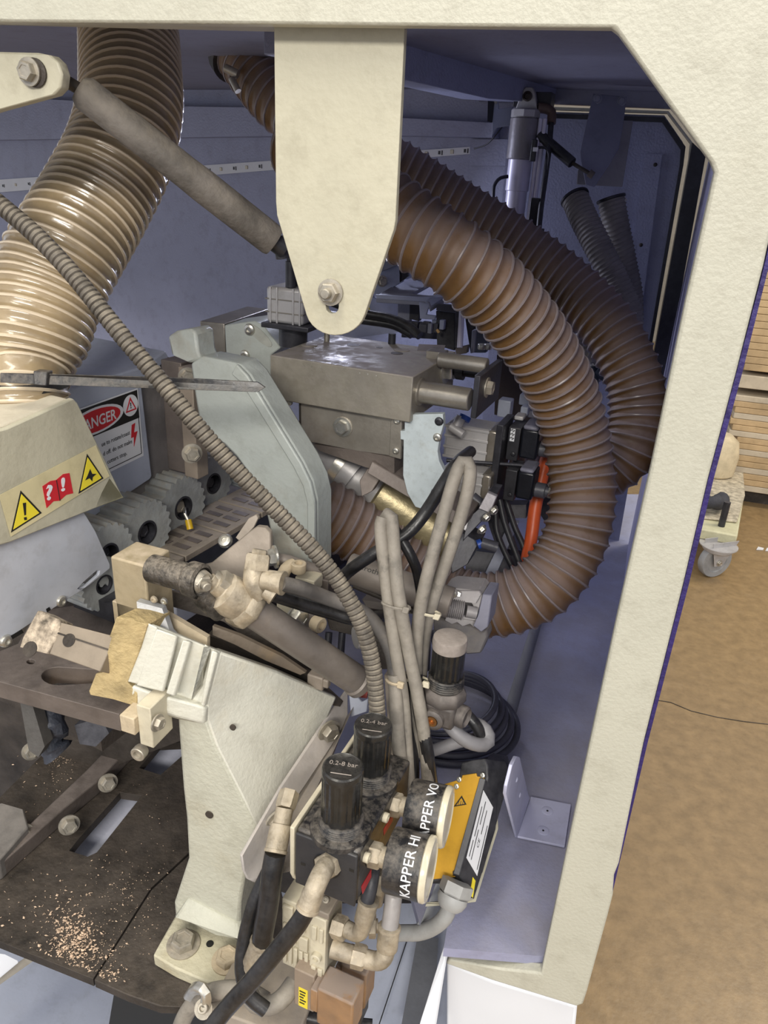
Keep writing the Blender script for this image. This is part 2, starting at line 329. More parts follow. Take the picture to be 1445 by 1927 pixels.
# rear door panel with recessed right part
xe = PY(1283, 300, YR).x; xs = PY(1215, 500, YR).x
one('wall_rear', 'blue grey rear door panel of machine hood', None, B().prism([PY(x, y, YR) for x, y in [(960, 208), (1250, 217), (1285, 268), (1278, 330), (1180, 930), (1150, 1100), (880, 1100)]], Vector((0, 0.012, 0))), BLUE, kind='structure')
one('trim_1', None, None, B().prism([PY(x, y, YR-0.004) for x, y in [(1212, 290), (1246, 290), (1165, 900), (1130, 900)]], Vector((0, 0.004, 0))), BLUE, kind='structure')
one('trim_2', 'dark rubber channel beside the rear door panel', None, B().prism([PY(x, y, YR-0.02) for x, y in [(1303, 268), (1328, 292), (1236, 800), (1206, 800)]], Vector((0, 0.03, 0))), BLACKM, kind='structure')
one('trim_3', 'thin cream strip painting the light in the gap round the rear door panel', None, B().prism([PY(x, y, YR-0.012) for x, y in [(1040, 201), (1258, 209), (1303, 268), (1300, 300), (1212, 800), (1207, 800), (1296, 300), (1299, 270), (1256, 213), (1040, 206)]], Vector((0, 0.02, 0))), CREAM, kind='structure')  # cream strip stands in for light showing through the door gap
one('trim_4', None, None, B().prism([PY(x, y, YR-0.008) for x, y in [(1040, 214), (1250, 221), (1290, 276), (1286, 310), (1195, 830), (1189, 830), (1279, 312), (1281, 282), (1246, 230), (1040, 222)]], Vector((0, 0.02, 0))), BLACKM, kind='structure')
# right wall: from just behind the front frame to beside the rear door
ra = Vector((0.075, 0.02, 0)); rb = PY(1327, 300, YR-0.01); rb.z = 0; rb.x += 0.005
one('wall_right', 'lavender grey inner right wall of machine hood', None, B().hexa(ra+W*0.6, rb-ra, Vector((0.008, 0, 0)), W*1.02), M('right_wall_lavender', (0.55, 0.54, 0.74), 0.4, var=0.06), kind='structure')
one('ceiling', 'blue grey underside of machine hood roof', None, B().prism([Vector(p) for p in [(-2.2, 0.01, 1.60), (0.12, 0.01, 1.60), (0.25, 1.02, 1.60), (-2.2, 1.55, 1.60)]], Vector((0, 0, 0.02))), CEILM, kind='structure')
one('wall_rear_upper', None, None, B().prism([PY(x, y, YR+0.002) for x, y in [(900, 100), (1400, 130), (1400, 260), (1310, 262), (1262, 205), (900, 190)]], Vector((0, 0.012, 0))), CEILM, kind='structure')
# sloping roof beam
bp_ = P(1050, 170, 1.30)
one('trim_5', 'folded roof beam under the hood ceiling', None, B().prism([ON(x, y, bp_, U19) for x, y in [(560, -4), (760, 62), (900, 108), (1062, 166), (1062, 196), (921, 186), (761, 150), (560, 100)]], -U19*0.05), BLUE, bev=0.002, kind='structure')
# rails on the back wall
wn = Vector(wb)+W*1.4-wv*0.035
one('trim_7', None, None, B().prism([ON(x, y, wn, wv) for x, y in [(-80, 178), (340, 200), (520, 203), (757, 222), (926, 231), (926, 259), (757, 255), (520, 256), (-80, 264)]], wv*0.035), BLUE, bev=0.002, kind='structure')
one('trim_8', None, None, B().prism([ON(x, y, wn+wv*0.028, wv) for x, y in [(884, 262), (960, 262), (960, 312), (884, 312)]], wv*0.006), BLUE, kind='structure')
# cabinet floor: ledge (right) and slightly higher tray (left)
one('floor_ledge', 'blue grey right hand floor of machine cabinet', None, B().prism([PZ(x, y, 0.775) for x, y in [(1028, 1800), (835, 1784), (870, 1560), (945, 1437), (1015, 1188), (1055, 1050), (1090, 930), (1330, 930)]], -W*0.012), BLUEF, kind='structure')
one('floor_tray', 'blue grey left hand floor tray of machine cabinet', None, B().prism([PZ(x, y, 0.80) for x, y in [(790, 1740), (858, 1560), (915, 1437), (998, 1180), (1060, 980), (1070, 900), (300, 900), (100, 1020), (330, 1100), (640, 1440), (740, 1560)]], -W*0.01), BLUEF, kind='structure')
rl = [(790, 1740), (858, 1560), (915, 1437), (998, 1180), (1060, 980)]; rr_ = [(822, 1740), (872, 1560), (945, 1437), (1015, 1188), (1072, 980)]
b = B(); a1 = [PZ(x, y, 0.799) for x, y in rl]; a2 = [PZ(x, y, 0.776) for x, y in rr_]
b.add(a1+a2, [(i, i+1, 6+i, 5+i) for i in range(4)])
one('floor_step', None, None, b, M('greenish_step', (0.30, 0.31, 0.32), 0.5, var=0.1), kind='structure', solid=0.003)
# machine base under the sill and low pan seen through the gaps
one('base_cabinet', 'white painted machine base beneath the cream sill', 'cabinet', B().prism([PY(x, y, 0.006) for x, y in [(840, 1812), (925, 1846), (1086, 1894), (1066, 2100), (840, 2100)]], Vector((0, 0.9, 0))), WHITE, bev=0.003)
one('base_pan', 'pale blue white pan low under the machine beds', 'pan', box(-1.3, -0.085, -0.25, 1.0, 0.33, 0.36), PALEB)
one('floor_dark_fill', None, None, box(-1.3, -0.09, 0.30, 0.9, 0.36, 0.62), DARK, kind='structure')  # dark block added to fill the shaded depth under the machine
# ================================================================== FRONT FRAME
t = T('front_frame', 'large cream painted steel frame around the open machine bay', 'frame')
inner = [(-900, 10), (0, 41), (500, 45), (1150, 52), (1163, 62), (1338, 305), (1345, 324), (1290, 570), (1225, 880), (1160, 1168), (1075, 1560), (1018, 1832), (930, 1822), (845, 1806)]
outer = [(838, 1814), (925, 1845), (1086, 1895), (1097, 1890), (1104, 1868), (1143, 1725), (1153, 1686), (1156, 1648), (1165, 1625), (1211, 1400), (1286, 1100), (1333, 900), (1386, 700), (1437, 500), (1480, 300), (1560, -260), (-900, -260)]
t.part('frame_plate', B().prism([PY(x, y, 0) for x, y in inner+outer], Vector((0, 0.012, 0))), CREAM, bev=0.0022)
t.part('beam_lip', B().prism([PY(x, y, 0.012) for x, y in [(-900, -6), (505, 26), (505, 44), (-900, 14)]], Vector((0, 0.03, 0))), CREAM2)
t.part('rubber_seal', B().prism([PY(x, y, 0.001) for x, y in [(1445, 470), (1433, 520), (1386, 700), (1333, 900), (1286, 1100), (1211, 1400), (1136, 1690), (1143, 1706), (1150, 1690), (1218, 1400), (1296, 1100), (1343, 900), (1397, 700), (1447, 500), (1500, 300), (1490, 300)]], Vector((0, 0.014, 0))), NAVY, label='dark navy rubber edge seal')
t.done()
# hanging mount plate
t = T('mount_plate', 'tapered cream steel plate hanging from the top beam with slotted end', 'plate')
po = [(515, 20), (519, 380), (521, 405), (575, 588)]+arc(631, 578, 57, 53, 165, 15, 12, lambda x, y: (x, y))[0:]+[(741, 432), (744, 415), (763, 20)]
sl = arc(625, 578, 12, 12, 0, 180, 8, lambda x, y: (x, y))+[(613, 550), (619, 543), (631, 543), (637, 550)]
t.part('plate', B().prism([PY(x, y, 0.018) for x, y in po], Vector((0, 0.006, 0)), [[PY(x, y, 0.018) for x, y in sl]]), CREAM2, bev=0.001)
t.inst('nut', 'nut', BOLTM, PY(622, 550, 0.017), -V0+UP*0, 0.0072, spin=0.3)
t.done()
# hinge arm at top left
t = T('hinge_arm', 'rounded cream steel arm at the upper left holding the gas strut', 'arm')
t.part('plate', B().prism([PY(x, y, 0.02) for x, y in [(-500, 85), (70, 99), (95, 104), (110, 118), (117, 140), (114, 165), (102, 178), (0, 206), (-500, 360)]], Vector((0, 0.01, 0))), CREAM2, bev=0.0015)
t.inst('washer', 'washer', DARK, PY(66, 137, 0.019), -V0, 0.0095)
t.inst('bolt', 'hex', BOLTM, PY(55, 135, 0.017), -V0, 0.0068)
t.done()
# gas strut
t = T('gas_strut', 'thick dusty grey gas strut sloping across the clear hose', 'strut')
a, b_ = P(150, 168, .56), P(516, 455, .64)
t.part('tube', B().lathe(a, b_-a, [(0.009, -0.001), (0.0125, 0.004), (0.0128, 0.09), (0.0132, 0.10), (0.0135, 0.108), (0.0135, (b_-a).length-0.003), (0.0125, (b_-a).length)], 32), STRUTM)
t.part('rod', B().cyl(P(100, 138, .55), a, 0.0045, n=14), DARK)
t.part('socket', B().cyl(b_, P(536, 470, .645), 0.008, n=18).cyl(P(528, 462, .645), P(532, 486, .65), 0.006, n=14), BLACKM)
t.done()
# ================================================================== HOSES
t = T('clear_duct_hose', 'wide translucent tan spiral duct hose at the left', 'hose')
cp = [(238, -30, .84), (242, 40, .82), (246, 120, .80), (246, 200, .78), (225, 290, .765), (180, 380, .75), (130, 465, .73), (88, 545, .72), (62, 620, .71), (48, 680, .705), (44, 720, .70), (44, 775, .70)]
def rf(u): return 0.052-(0.012*max(0, min(1, (u-0.86)/0.07)))
hose(t, cp, 0.052, 0.0104, CLEAR, CLEARR, 0.0017, 0.05, rf, 40)
t.done()
t = T('cable_tie', 'long black cable tie strapped round the neck of the clear hose', 'cable tie')
yz = P(44, 714, .70)
t.part('loop', B().lathe(yz-W*0.004, W, [(0.0405, 0), (0.0425, 0.0), (0.0425, 0.009), (0.0405, 0.009)], 40), BLACKD)
t.part('head', B().prism([(62, 698, .632), (88, 700, .632), (87, 727, .632), (63, 725, .632)], V0*0.008), BLACKD, bev=0.001)
t.part('tail', B().prism([(0, 702, .637), (88, 704, .635), (340, 711, .632), (485, 719, .632), (499, 729, .632), (485, 738, .632), (340, 733, .632), (88, 724, .635), (0, 720, .637)], V0*0.0015), BLACKD, bev=0.0003)
t.done()
t = T('flexible_conduit', 'slim dusty corrugated conduit curving down the picture centre', 'conduit')
cp = [(-420, 60, .62), (-200, 215, .60), (-60, 338, .60), (0, 385, .60), (70, 445, .60), (140, 520, .60), (220, 620, .60), (300, 715, .605), (370, 800, .61), (440, 880, .62), (520, 962, .63), (590, 1035, .635), (640, 1100, .64), (680, 1175, .645), (700, 1245, .65), (708, 1310, .655), (712, 1390, .66)]
pts = spline(cp, 0.00118)
t.part('conduit_wall', B().sweep(pts, lambda i, k: 0.0074 if i % 4 < 3 else 0.0063, 18), COND)
t.done()
t = T('brown_duct_hose', 'nearest large brown spiral hose looping down and back left', 'hose', 'brown spiral duct hoses')
cp = [(560, 270, .86), (660, 345, .82), (765, 425, .80), (860, 490, .80), (945, 565, .83), (1018, 660, .87), (1066, 760, .91), (1090, 860, .93), (1095, 950, .93), (1075, 1030, .93), (1030, 1095, .93), (970, 1130, .94), (905, 1138, .955), (845, 1120, .97), (778, 1078, .975), (708, 1025, .97), (648, 984, .96), (600, 955, .95)]
hose(t, cp, 0.0415, 0.0150, BROWN, RIB, 0.0017, 0.08)
t.done()
t = T('brown_duct_hose', 'farther large brown spiral hose passing behind the nearest one', 'hose', 'brown spiral duct hoses')
cp = [(432, 60, 1.16), (475, 130, 1.15), (540, 205, 1.14), (640, 262, 1.14), (740, 315, 1.15), (850, 385, 1.16), (960, 455, 1.16), (1060, 530, 1.15), (1140, 610, 1.13), (1188, 700, 1.12), (1200, 770, 1.12), (1188, 835, 1.12), (1150, 880, 1.13), (1090, 900, 1.14), (1020, 890, 1.15), (960, 872, 1.16)]
hose(t, cp, 0.043, 0.0155, BROWN, RIB, 0.0018, 0.09)
q = P(440, 78, 1.16); ax_ = (P(475, 130, 1.15)-q).normalized()
t.part('hose_clamp', B().lathe(q+ax_*0.012, ax_, [(0.047, 0), (0.051, 0.001), (0.051, 0.016), (0.047, 0.017)], 32), DARK)
t.part('clamp_screw', B().cyl(P(424, 128, 1.10), P(448, 140, 1.10), 0.006).cyl(P(436, 148, 1.10), P(448, 172, 1.10), 0.005), BOLTM)
t.done()
for k, (cp, lab) in enumerate([([(1082, 374, 1.27), (1100, 415, 1.26), (1128, 470, 1.25), (1158, 530, 1.25), (1184, 600, 1.25), (1165, 655, 1.26), (1120, 660, 1.27), (1080, 640, 1.27)], 'dark grey spiral hose hanging left of a similar one by the rear panel'),
        ([(1150, 376, 1.28), (1160, 430, 1.29), (1174, 500, 1.31), (1186, 570, 1.33), (1180, 640, 1.34), (1145, 680, 1.33), (1112, 700, 1.33)], 'dark grey spiral hose hanging right under the clip on the rear panel')]):
    t = T('grey_duct_hose', lab, 'hose', 'dark grey spiral hoses')
    hose(t, cp, 0.0225, 0.0072, GHOSE, GHOSE, 0.0012, 0.05, n=22)
    p0 = V(cp[0]); a = (V(cp[1])-p0).normalized()
    t.part('end_cuff', B().lathe(p0-a*0.004, a, [(0.0235, 0), (0.0245, 0.001), (0.0245, 0.004), (0.0230, 0.005)], 26), BLACKM)
    t.done()
one('hose_clip', 'small pale clip at the top of the right grey hose', 'clip', B().prism([(1168, 365, 1.27), (1173, 366, 1.27), (1180, 376, 1.27), (1176, 380, 1.27)], V0*0.01), BRIGHT)
# LED strip
t = T('led_strip', 'white adhesive led strip running along the back wall', 'led strip')
wl = Vector(wb)+W*1.4-wv*0.002
def strp(x0, x1, n0):
    f = lambda x: 350-0.0757*x; hh = lambda x: 12-0.006*x
    t.part('strip', B().prism([ON(x, y, wl, wv) for x, y in [(x0, f(x0)-hh(x0)), (x1, f(x1)-hh(x1)), (x1, f(x1)+hh(x1)), (x0, f(x0)+hh(x0))]], -wv*0.001), PAPER)
    n = int((x1-x0)/24)
    for i in range(n):
        x = x0+12+i*24*(1-0.0002*x0); c = ON(x, f(x), wl, wv)-wv*0.001
        if i % 2 == 0: t.part('led', B().boxc(c, wu*0.007, wv*0.004, W*0.007), LENS, bev=0.0008)
        else: t.part('resistor', B().boxc(c, wu*0.004, wv*0.002, W*0.006).boxc(c+wu*0.006, wu*0.002, wv*0.002, W*0.008), BLACK)
strp(-30, 900, 12)
t.done()
# ================================================================== CENTRE MACHINE
def fbox(t, name, A, px_u, px_v, px_w, mat, a=6, bev=0.001, lu=None, lv=None, lw=None, **k):
    """box from its near top-left corner A; other edges run along the machine axes until they reach the given pixels"""
    u, v, w_ = FR(a); A = V(A)
    u = u*lu if lu else reach(A, u, px_u)-A
    v = v*lv if lv else reach(A+u, v, px_v)-(A+u)
    w2 = w_*(-lw) if lw else reach(A, w_, px_w)-A
    return t.part(name, B().hexa(A, u, v, w2), mat, bev=bev, **k), (A, u, v, w2)
t = T('milling_block', 'large machined steel slide block with dusty top at picture centre', 'machine block')
o, (A, u, v, w_) = fbox(t, 'slide_block', (508, 668, .86), (778, 705), (852, 650), (514, 750), STEELD, bev=0.0012)
un, vn = u.normalized(), v.normalized()
# top details: holes, screw stub, round plugs, recessed strip
top = lambda x, y: ON(x, y, A, W)
def disc(p, n, r, h, N=24): return B().lathe(p, n, [(r, -0.001), (r, h)], N)
for x, y, r in [(665, 649, .0085), (747, 665, .0075), (714, 654, .004)]: t.part('hole', disc(top(x, y), W, r, 0.0003), DARK)
for x, y, r in [(756, 659, .010), (582, 650, .010)]: t.part('plug', B().lathe(top(x, y), W, [(r, 0), (r, 0.0006), (r-.0005, 0.0008)], 28), STEELD)
t.part('pin', B().cyl(top(737, 647), top(737, 647)+W*0.013, 0.0048, n=18), BLACKM)
t.part('pin', B().cyl(top(615, 642), top(615, 642)+W*0.012, 0.0035, n=14), BOLTM)
t.part('recess', B().prism([top(788, 648), top(838, 650), top(835, 662), top(785, 660)], W*0.0004), DARK2)
for x, y in [(573, 688), (587, 690), (603, 692), (677, 702), (692, 704), (708, 707)]: t.part('punch_mark', disc(ON(x, y, A, V6), -V6, .0007, .0003, 8), BRIGHT)
rf_ = A+u
def onR(x, y): return ON(x, y, rf_, U6)
# guide rods and end plate
pe = None
c1 = onR(790, 737); e1 = reach(c1, U6, (886, 748)); t.part('guide_rod', B().cyl(c1, e1, 0.0125, cham=0.001, n=32), STEEL)
t.part('rod_flange', B().lathe(c1, U6, [(0.0155, 0), (0.0155, 0.002), (0.0125, 0.003)], 30), STEEL)
c2 = onR(826, 676); e2 = reach(c2, U6, (918, 682)); t.part('guide_rod', B().cyl(c2, e2, 0.009, cham=0.001, n=28), STEEL)
c3 = onR(838, 694); t.inst('hex_nut', 'hex', BRIGHT, c3+U6*0.0, U6, 0.0135)
t.part('stud', B().cyl(c3, reach(c3, U6, (905, 703)), 0.006, n=18).cyl(c3+U6*0.015, c3+U6*0.024, 0.0105, n=20), BLACKM)
Ae = reach(c1, U6, (889, 748)); Ae = Ae+W*0.0
pA = reach(Ae, W, (888, 706)); 
ev = reach(pA, V6, (929, 664))-pA; ew = reach(Ae, W, (881, 786))-pA
t.part('end_plate', B().hexa(pA, U6*0.0065, ev, ew), BLACKM, bev=0.0008)
t.inst('bolt', 'hex', BOLTM, pA+U6*0.0065+ev*0.35+ew*0.42, U6, 0.0085)
t.part('notch_block', B().hexa(onR(832, 664)-U6*0.02, U6*0.0215, V6*0.02, -W*0.02), STEEL, bev=0.0008)
t.done()
t = T('lower_slide_block', 'steel block with one large washered bolt under the dusty slide block', 'machine block')
o, (A2, u2, v2, w2) = fbox(t, 'block_body', (562, 752, .885), (742, 779), None, (567, 828), STEEL, lv=0.05, bev=0.001)
fF = lambda x, y: ON(x, y, A2, V6)
t.part('shadow_plate', B().prism([fF(590, 836), fF(742, 858), fF(742, 890), fF(690, 880), fF(600, 848)], V6*0.04), DARK2)  # brown grey plate painted in for the shadow below the block
t.part('side_plate', B().prism([fF(739, 781), fF(759, 784), fF(757, 862), fF(735, 856)], -V6*0.005), STEEL, bev=0.0006)
for x, y in [(750, 790), (748, 846)]: t.inst('screw', 'dome', BRIGHT, fF(x, y)-V6*0.005, -V6, 0.0042)
t.inst('screw', 'dome', BRIGHT, fF(545, 757), -V6, 0.004)
t.inst('washer', 'washer', BOLTM, fF(645, 803), -V6, 0.0125); t.inst('bolt', 'hex', BRIGHT, fF(645, 803)-V6*0.001, -V6, 0.0085)
t.part('seam', B().prism([fF(563, 757), fF(566, 757), fF(567, 828), fF(564, 828)], -V6*0.001), DARK)
t.done()
pg = P(790, 850, .84)
t = T('curved_guard', 'pale green grey curved guard plate hooked below the slide block', 'guard')
gp = [(761, 786), (775, 780), (833, 779), (834, 800), (827, 824), (823, 850), (826, 868), (838, 893), (848, 900), (836, 908), (812, 922), (800, 960), (781, 954), (766, 928), (758, 895), (759, 828), (753, 827), (753, 811), (761, 811)]
t.part('plate', B().prism([ON(x, y, pg, V6) for x, y in gp], V6*0.009), PALEB if False else M('guard_pale', (0.50, 0.56, 0.58), 0.4, var=0.05, scale=60, stain=0.5, stainc=(0.40, 0.40, 0.36), bump=0.05), bev=0.0008)
t.inst('screw', 'dome', BRIGHT, ON(823, 823, pg, V6), -V6, 0.005); t.inst('screw', 'dome', BLACKM, ON(826, 793, pg, V6), -V6, 0.005)
t.done()
# motor and elbow below
t = T('spindle_motor', 'yellowish metal spindle motor body tilted behind the cable loops', 'motor')
m0, m1 = P(712, 925, 1.0), P(860, 1025, 1.0)
t.part('body', B().cyl(m0, m1, 0.043, cham=0.003, n=36), BRASS)
t.part('collar', B().cyl(P(665, 895, 1.0), m0, 0.032, n=32), SILVER)
t.part('mount_block', B().hexa(P(700, 868, .87), P(880, 975, .87)-P(700, 868, .87), V6*0.05, (P(690, 890, .87)-P(700, 868, .87))), DARK2, bev=0.001)
t.part('fin_plate', B().prism([P(676, 905, .90), P(700, 868, .90), P(728, 880, .90), P(700, 925, .90), P(680, 935, .90)], V6*0.01), DARK2, bev=0.001)
t.done()
t = T('silver_elbow_pipe', 'shiny grey metal elbow pipe between white arch and curved guard', 'pipe')
t.part('pipe', B().sweep(spline([(560, 840, .99), (600, 852, .985), (640, 872, .98), (668, 893, .98)]), 0.029, 22), SILVER)
t.part('band', B().sweep(spline([(634, 868, .98), (641, 873, .98), (648, 878, .98)]), 0.0315, 24), BRIGHT)
t.done()
# white arch casting
pa = P(500, 850, .80)
t = T('arch_casting', 'pale grey green painted arch casting standing behind the slim conduit', 'casting')
fa = lambda x, y: ON(x, y, pa, V11)
t.part('casting_body', B().prism([fa(x, y) for x, y in [(358, 684), (380, 670), (450, 684), (470, 705), (570, 868), (588, 905), (596, 940), (597, 1072), (516, 1062), (510, 1010), (498, 955), (474, 900), (446, 862), (416, 832), (376, 806), (366, 745)]], V11*0.032), PALE, bev=0.003)
t.part('raised_rim', B().prism([fa(x, y) for x, y in [(450, 684), (470, 705), (570, 868), (588, 905), (596, 940), (597, 1072), (583, 1070), (582, 944), (574, 912), (556, 876), (458, 718), (440, 702)]], -V11*0.005), PALE, bev=0.0015)
t.part('lug', B().prism([fa(315, 633), fa(330, 623), fa(358, 618), fa(368, 625), fa(372, 662), fa(378, 676), fa(358, 684), fa(322, 668)], V11*0.03), PALE, bev=0.003)
t.done()
t = T('guide_post', 'brown grey steel post of two plates bolted beside the white arch', 'post')
A = P(302, 676, .86)
t.part('rear_plate', B().hexa(A, U11*0.030, V11*0.03, reach(A, W, (322, 882))-A), DARK2, bev=0.001)
A = P(335, 690, .845)
t.part('front_plate', B().hexa(A, U11*0.020, V11*0.02, reach(A, W, (342, 896))-A), M('tan_post', (0.30, 0.25, 0.20), 0.55, 0.2, dust=0.6, dustc=(0.33, 0.27, 0.21)), bev=0.001)
t.inst('bolt', 'hex', BOLTM, P(361, 853, .838), (U11*0.8-V11*0.6), 0.0085); t.inst('bolt', 'hex', BOLTM, P(352, 708, .838), (U11*0.8-V11*0.6), 0.0075)
t.done()
# rear beam with white bracket
t = T('cross_beam', 'brown grey square steel beam end behind the white arch', 'beam')
fbox(t, 'beam', (376, 604, 1.0), (422, 611), (500, 562), (380, 660), STEEL, a=0, bev=0.001)
t.done()
t = T('beam_bracket', 'pale angled bracket with deep oval pocket on the square beam', 'bracket')
pb = P(460, 650, .985)
fb = lambda x, y: ON(x, y, pb, V0)
t.part('bracket_body', B().prism([fb(x, y) for x, y in [(422, 612), (478, 604), (495, 612), (528, 655), (510, 668), (508, 760), (430, 760)]], V0*0.06), PALE, bev=0.002)
t.part('oval_pocket', B().prism([fb(x, y) for x, y in arc(488, 630, 24, 12, 0, 360, 16, lambda x, y: (x+0.0*y, y+(x-488)*0.8))[:-1]], -V0*0.001), M('pocket', (0.40, 0.41, 0.37), 0.5))
t.inst('screw', 'dome', BRIGHT, fb(470, 620), -V0, 0.008); t.inst('screw', 'dome', BRIGHT, fb(461, 668), -V0, 0.007)
t.done()
# compact air cylinder
t = T('compact_air_cylinder', 'squat ribbed aluminium air cylinder beside the hanging plate', 'air cylinder')
o, (A, u, v, w_) = fbox(t, 'body', (500, 538, .90), (570, 541), None, (504, 606), SILVER, a=3, lv=0.05, bev=0.004)
for f in (0.32, 0.68): t.part('band', B().hexa(A-u*0.02+w_*f-v*0.02, u*1.04, v*1.04, w_*0.03), STEEL)
for f in (0.10, 0.28, 0.72, 0.90): t.part('rib', B().hexa(A+u*f-v*0.03, u*0.05, v*0.05, w_), SILVER, bev=0.0008)
t.part('foot_plate', B().hexa(A+w_-u*0.1-v*0.1, u*1.3, v*1.3, w_*0.14), BLACKM, bev=0.001)
t.part('stem', B().hexa(A+u*0.42+v*0.3+W*0.001, u*0.30, v*0.4, W*0.045).cyl(A+u*0.62+v*0.1+W*0.001, A+u*0.62+v*0.1+W*0.03, 0.006), BLACKM)
t.part('fork', B().hexa(A+u*0.35+v*0.2+W*0.046, u*0.45, v*0.5, W*0.012), DARK)
t.part('lower_sleeve', B().cyl(A+u*0.5+v*0.5+w_*1.14, A+u*0.5+v*0.5+w_*1.7, 0.018), BLACKM)
t.done()
# ================================================================== HOOD, SIGN AND ROLLERS (left)
p_ = P(230, 830, .86)
fd = lambda x, y: ON(x, y, p_, U11)
t = T('sign_housing', 'blue white housing behind the cream hood carrying a danger sign', 'housing')
t.part('housing_body', B().prism([fd(x, y) for x, y in [(40, 812), (148, 770), (266, 723), (286, 896), (284, 900), (164, 980), (60, 1040), (40, 1000)]], -U11*0.0115), PALEB, bev=0.003)
t.done()
q = Q([(100, 786), (258, 730), (269, 857), (110, 935)], p_, U11)
t = T('danger_sign', 'black white and red danger sticker partly hidden by the cream hood', 'sign')
t.part('sheet', q.poly([(0, 0), (1, 0), (1, 1), (0, 1)], 0.0005, 0.0006), PAPER)
t.part('black_header', q.poly([(0.02, 0.02), (0.985, 0.02), (0.985, 0.42), (0.02, 0.42)], 0.0011, 0.0003), INK)
t.part('white_oval', q.circ(0.46, 0.225, 0.33, 0.175, 0.0014, 0.0003), PAPER)
t.part('red_oval', q.circ(0.46, 0.225, 0.29, 0.145, 0.0017, 0.0003), RED)
t.part('danger_lettering', textmesh('DANGER', lambda x, y, z, wd: q(0.235+x/wd*0.46, 0.30-y*0.20, 0.002+z*0.001), bold=0.012), PAPER)
t.part('white_disc', q.circ(0.885, 0.20, 0.095, 0.15, 0.0014, 0.0003), PAPER)
tri = [(0.885, 0.08), (0.955, 0.28), (0.815, 0.28)]; tri2 = [(0.885, 0.125), (0.937, 0.262), (0.833, 0.262)]
t.part('warning_triangle', B().prism([q(*c, 0.0017) for c in tri], q.n*0.0003, [[q(*c, 0.0017) for c in tri2]]), RED)
t.part('exclamation_mark', q.poly([(0.879, 0.16), (0.891, 0.16), (0.889, 0.215), (0.881, 0.215)], 0.0017, 0.0003).prism([q(0.879, 0.225, 0.0017), q(0.891, 0.225, 0.0017), q(0.891, 0.24, 0.0017), q(0.879, 0.24, 0.0017)], q.n*0.0003), INK)
for i, (s_, x) in enumerate([('ue to rotate/coast', 0.50), ('d off. do not make', 0.51), ('cutters stop.', 0.55)]):
    t.part('lettering', q.text(s_, x, 0.60+i*0.135, 0.048, 0.085, 0.0012), INK)
t.part('lightning_bolt', q.poly([(0.88, 0.48), (0.925, 0.47), (0.90, 0.60), (0.945, 0.60), (0.885, 0.80), (0.895, 0.66), (0.86, 0.66)], 0.0012, 0.0004), RED)
for a_, b_ in [((0.975, 0.42), (0.975, 0.95)), ((0.975, 0.95), (0.1, 0.95))]:
    t.part('border_line', B().sweep([q(*a_, 0.0012), q(*b_, 0.0012)], 0.0005, 4), INK)
t.done()
t = T('side_casting', 'brown grey dusty casting side between danger sign and toothed rollers', 'casting')
t.part('casting_body', B().prism([ON(x, y, p_-U11*0.012, U11) for x, y in [(120, 740), (262, 690), (318, 672), (345, 690), (352, 890), (330, 940), (160, 1060), (60, 1110), (60, 760)]], -U11*0.10), M('side_cast', (0.22, 0.20, 0.19), 0.7, var=0.15, bump=0.2), bev=0.002)
t.part('top_cover', B().prism([ON(x, y, p_+W*0.0, U11) for x, y in [(100, 742), (268, 690), (312, 660), (318, 672), (270, 722), (266, 726), (110, 786)]], -U11*0.12), PALEB, bev=0.002)
t.done()
t = T('suction_hood', 'cream sheet metal suction hood under the clear hose with warning stickers', 'hood')
ph = P(120, 880, .68)
fh = lambda x, y: ON(x, y, ph, U11)
t.part('front_panel', B().prism([fh(x, y) for x, y in [(-90, 834), (14, 806), (138, 750), (146, 758), (232, 936), (16, 1022), (-90, 1050)]], -U11*0.006), CREAM2, bev=0.0012)
t.part('hood_box', B().prism([fh(x, y)-U11*0.006 for x, y in [(-90, 830), (10, 803), (138, 752), (190, 860), (120, 900), (-90, 980)]], -U11*0.10), M('hood_dusty', (0.58, 0.53, 0.42), 0.6, dust=0.5, dustc=(0.5, 0.44, 0.34)), bev=0.002)
t.part('edge_flange', B().prism([fh(232, 936), fh(206, 900), fh(192, 926), fh(180, 955)], -U11*0.03), M('olive_flange', (0.30, 0.28, 0.17), 0.6))
cn = P(44, 765, .70)
t.part('hose_collar', B().lathe(cn-W*0.03, W, [(0.046, 0), (0.044, 0.02), (0.0405, 0.035), (0.0405, 0.04)], 36), M('collar', (0.42, 0.35, 0.24), 0.5, dust=0.4))
t.done()
t = T('warning_sticker', 'yellowed strip sticker with two yellow triangles and red manual symbol', 'sticker')
q2 = Q([(-2, 932), (180, 838), (206, 896), (20, 1010)], ph+U11*0.0006, U11)
t.part('strip', q2.poly([(0, 0), (1, 0), (1, 1), (0, 1)], 0, 0.0003), FILM)
def tri_(c, h0, mat, nm, k=1.0):
    cx = sum(x for x, y in c)/3; cy = sum(y for x, y in c)/3
    pts = [ON(cx+(x-cx)*k, cy+(y-cy)*k, ph+U11*0.0006, U11)+q2.n*h0 for x, y in c]
    t.part(nm, B().prism(pts, q2.n*0.0003), mat)
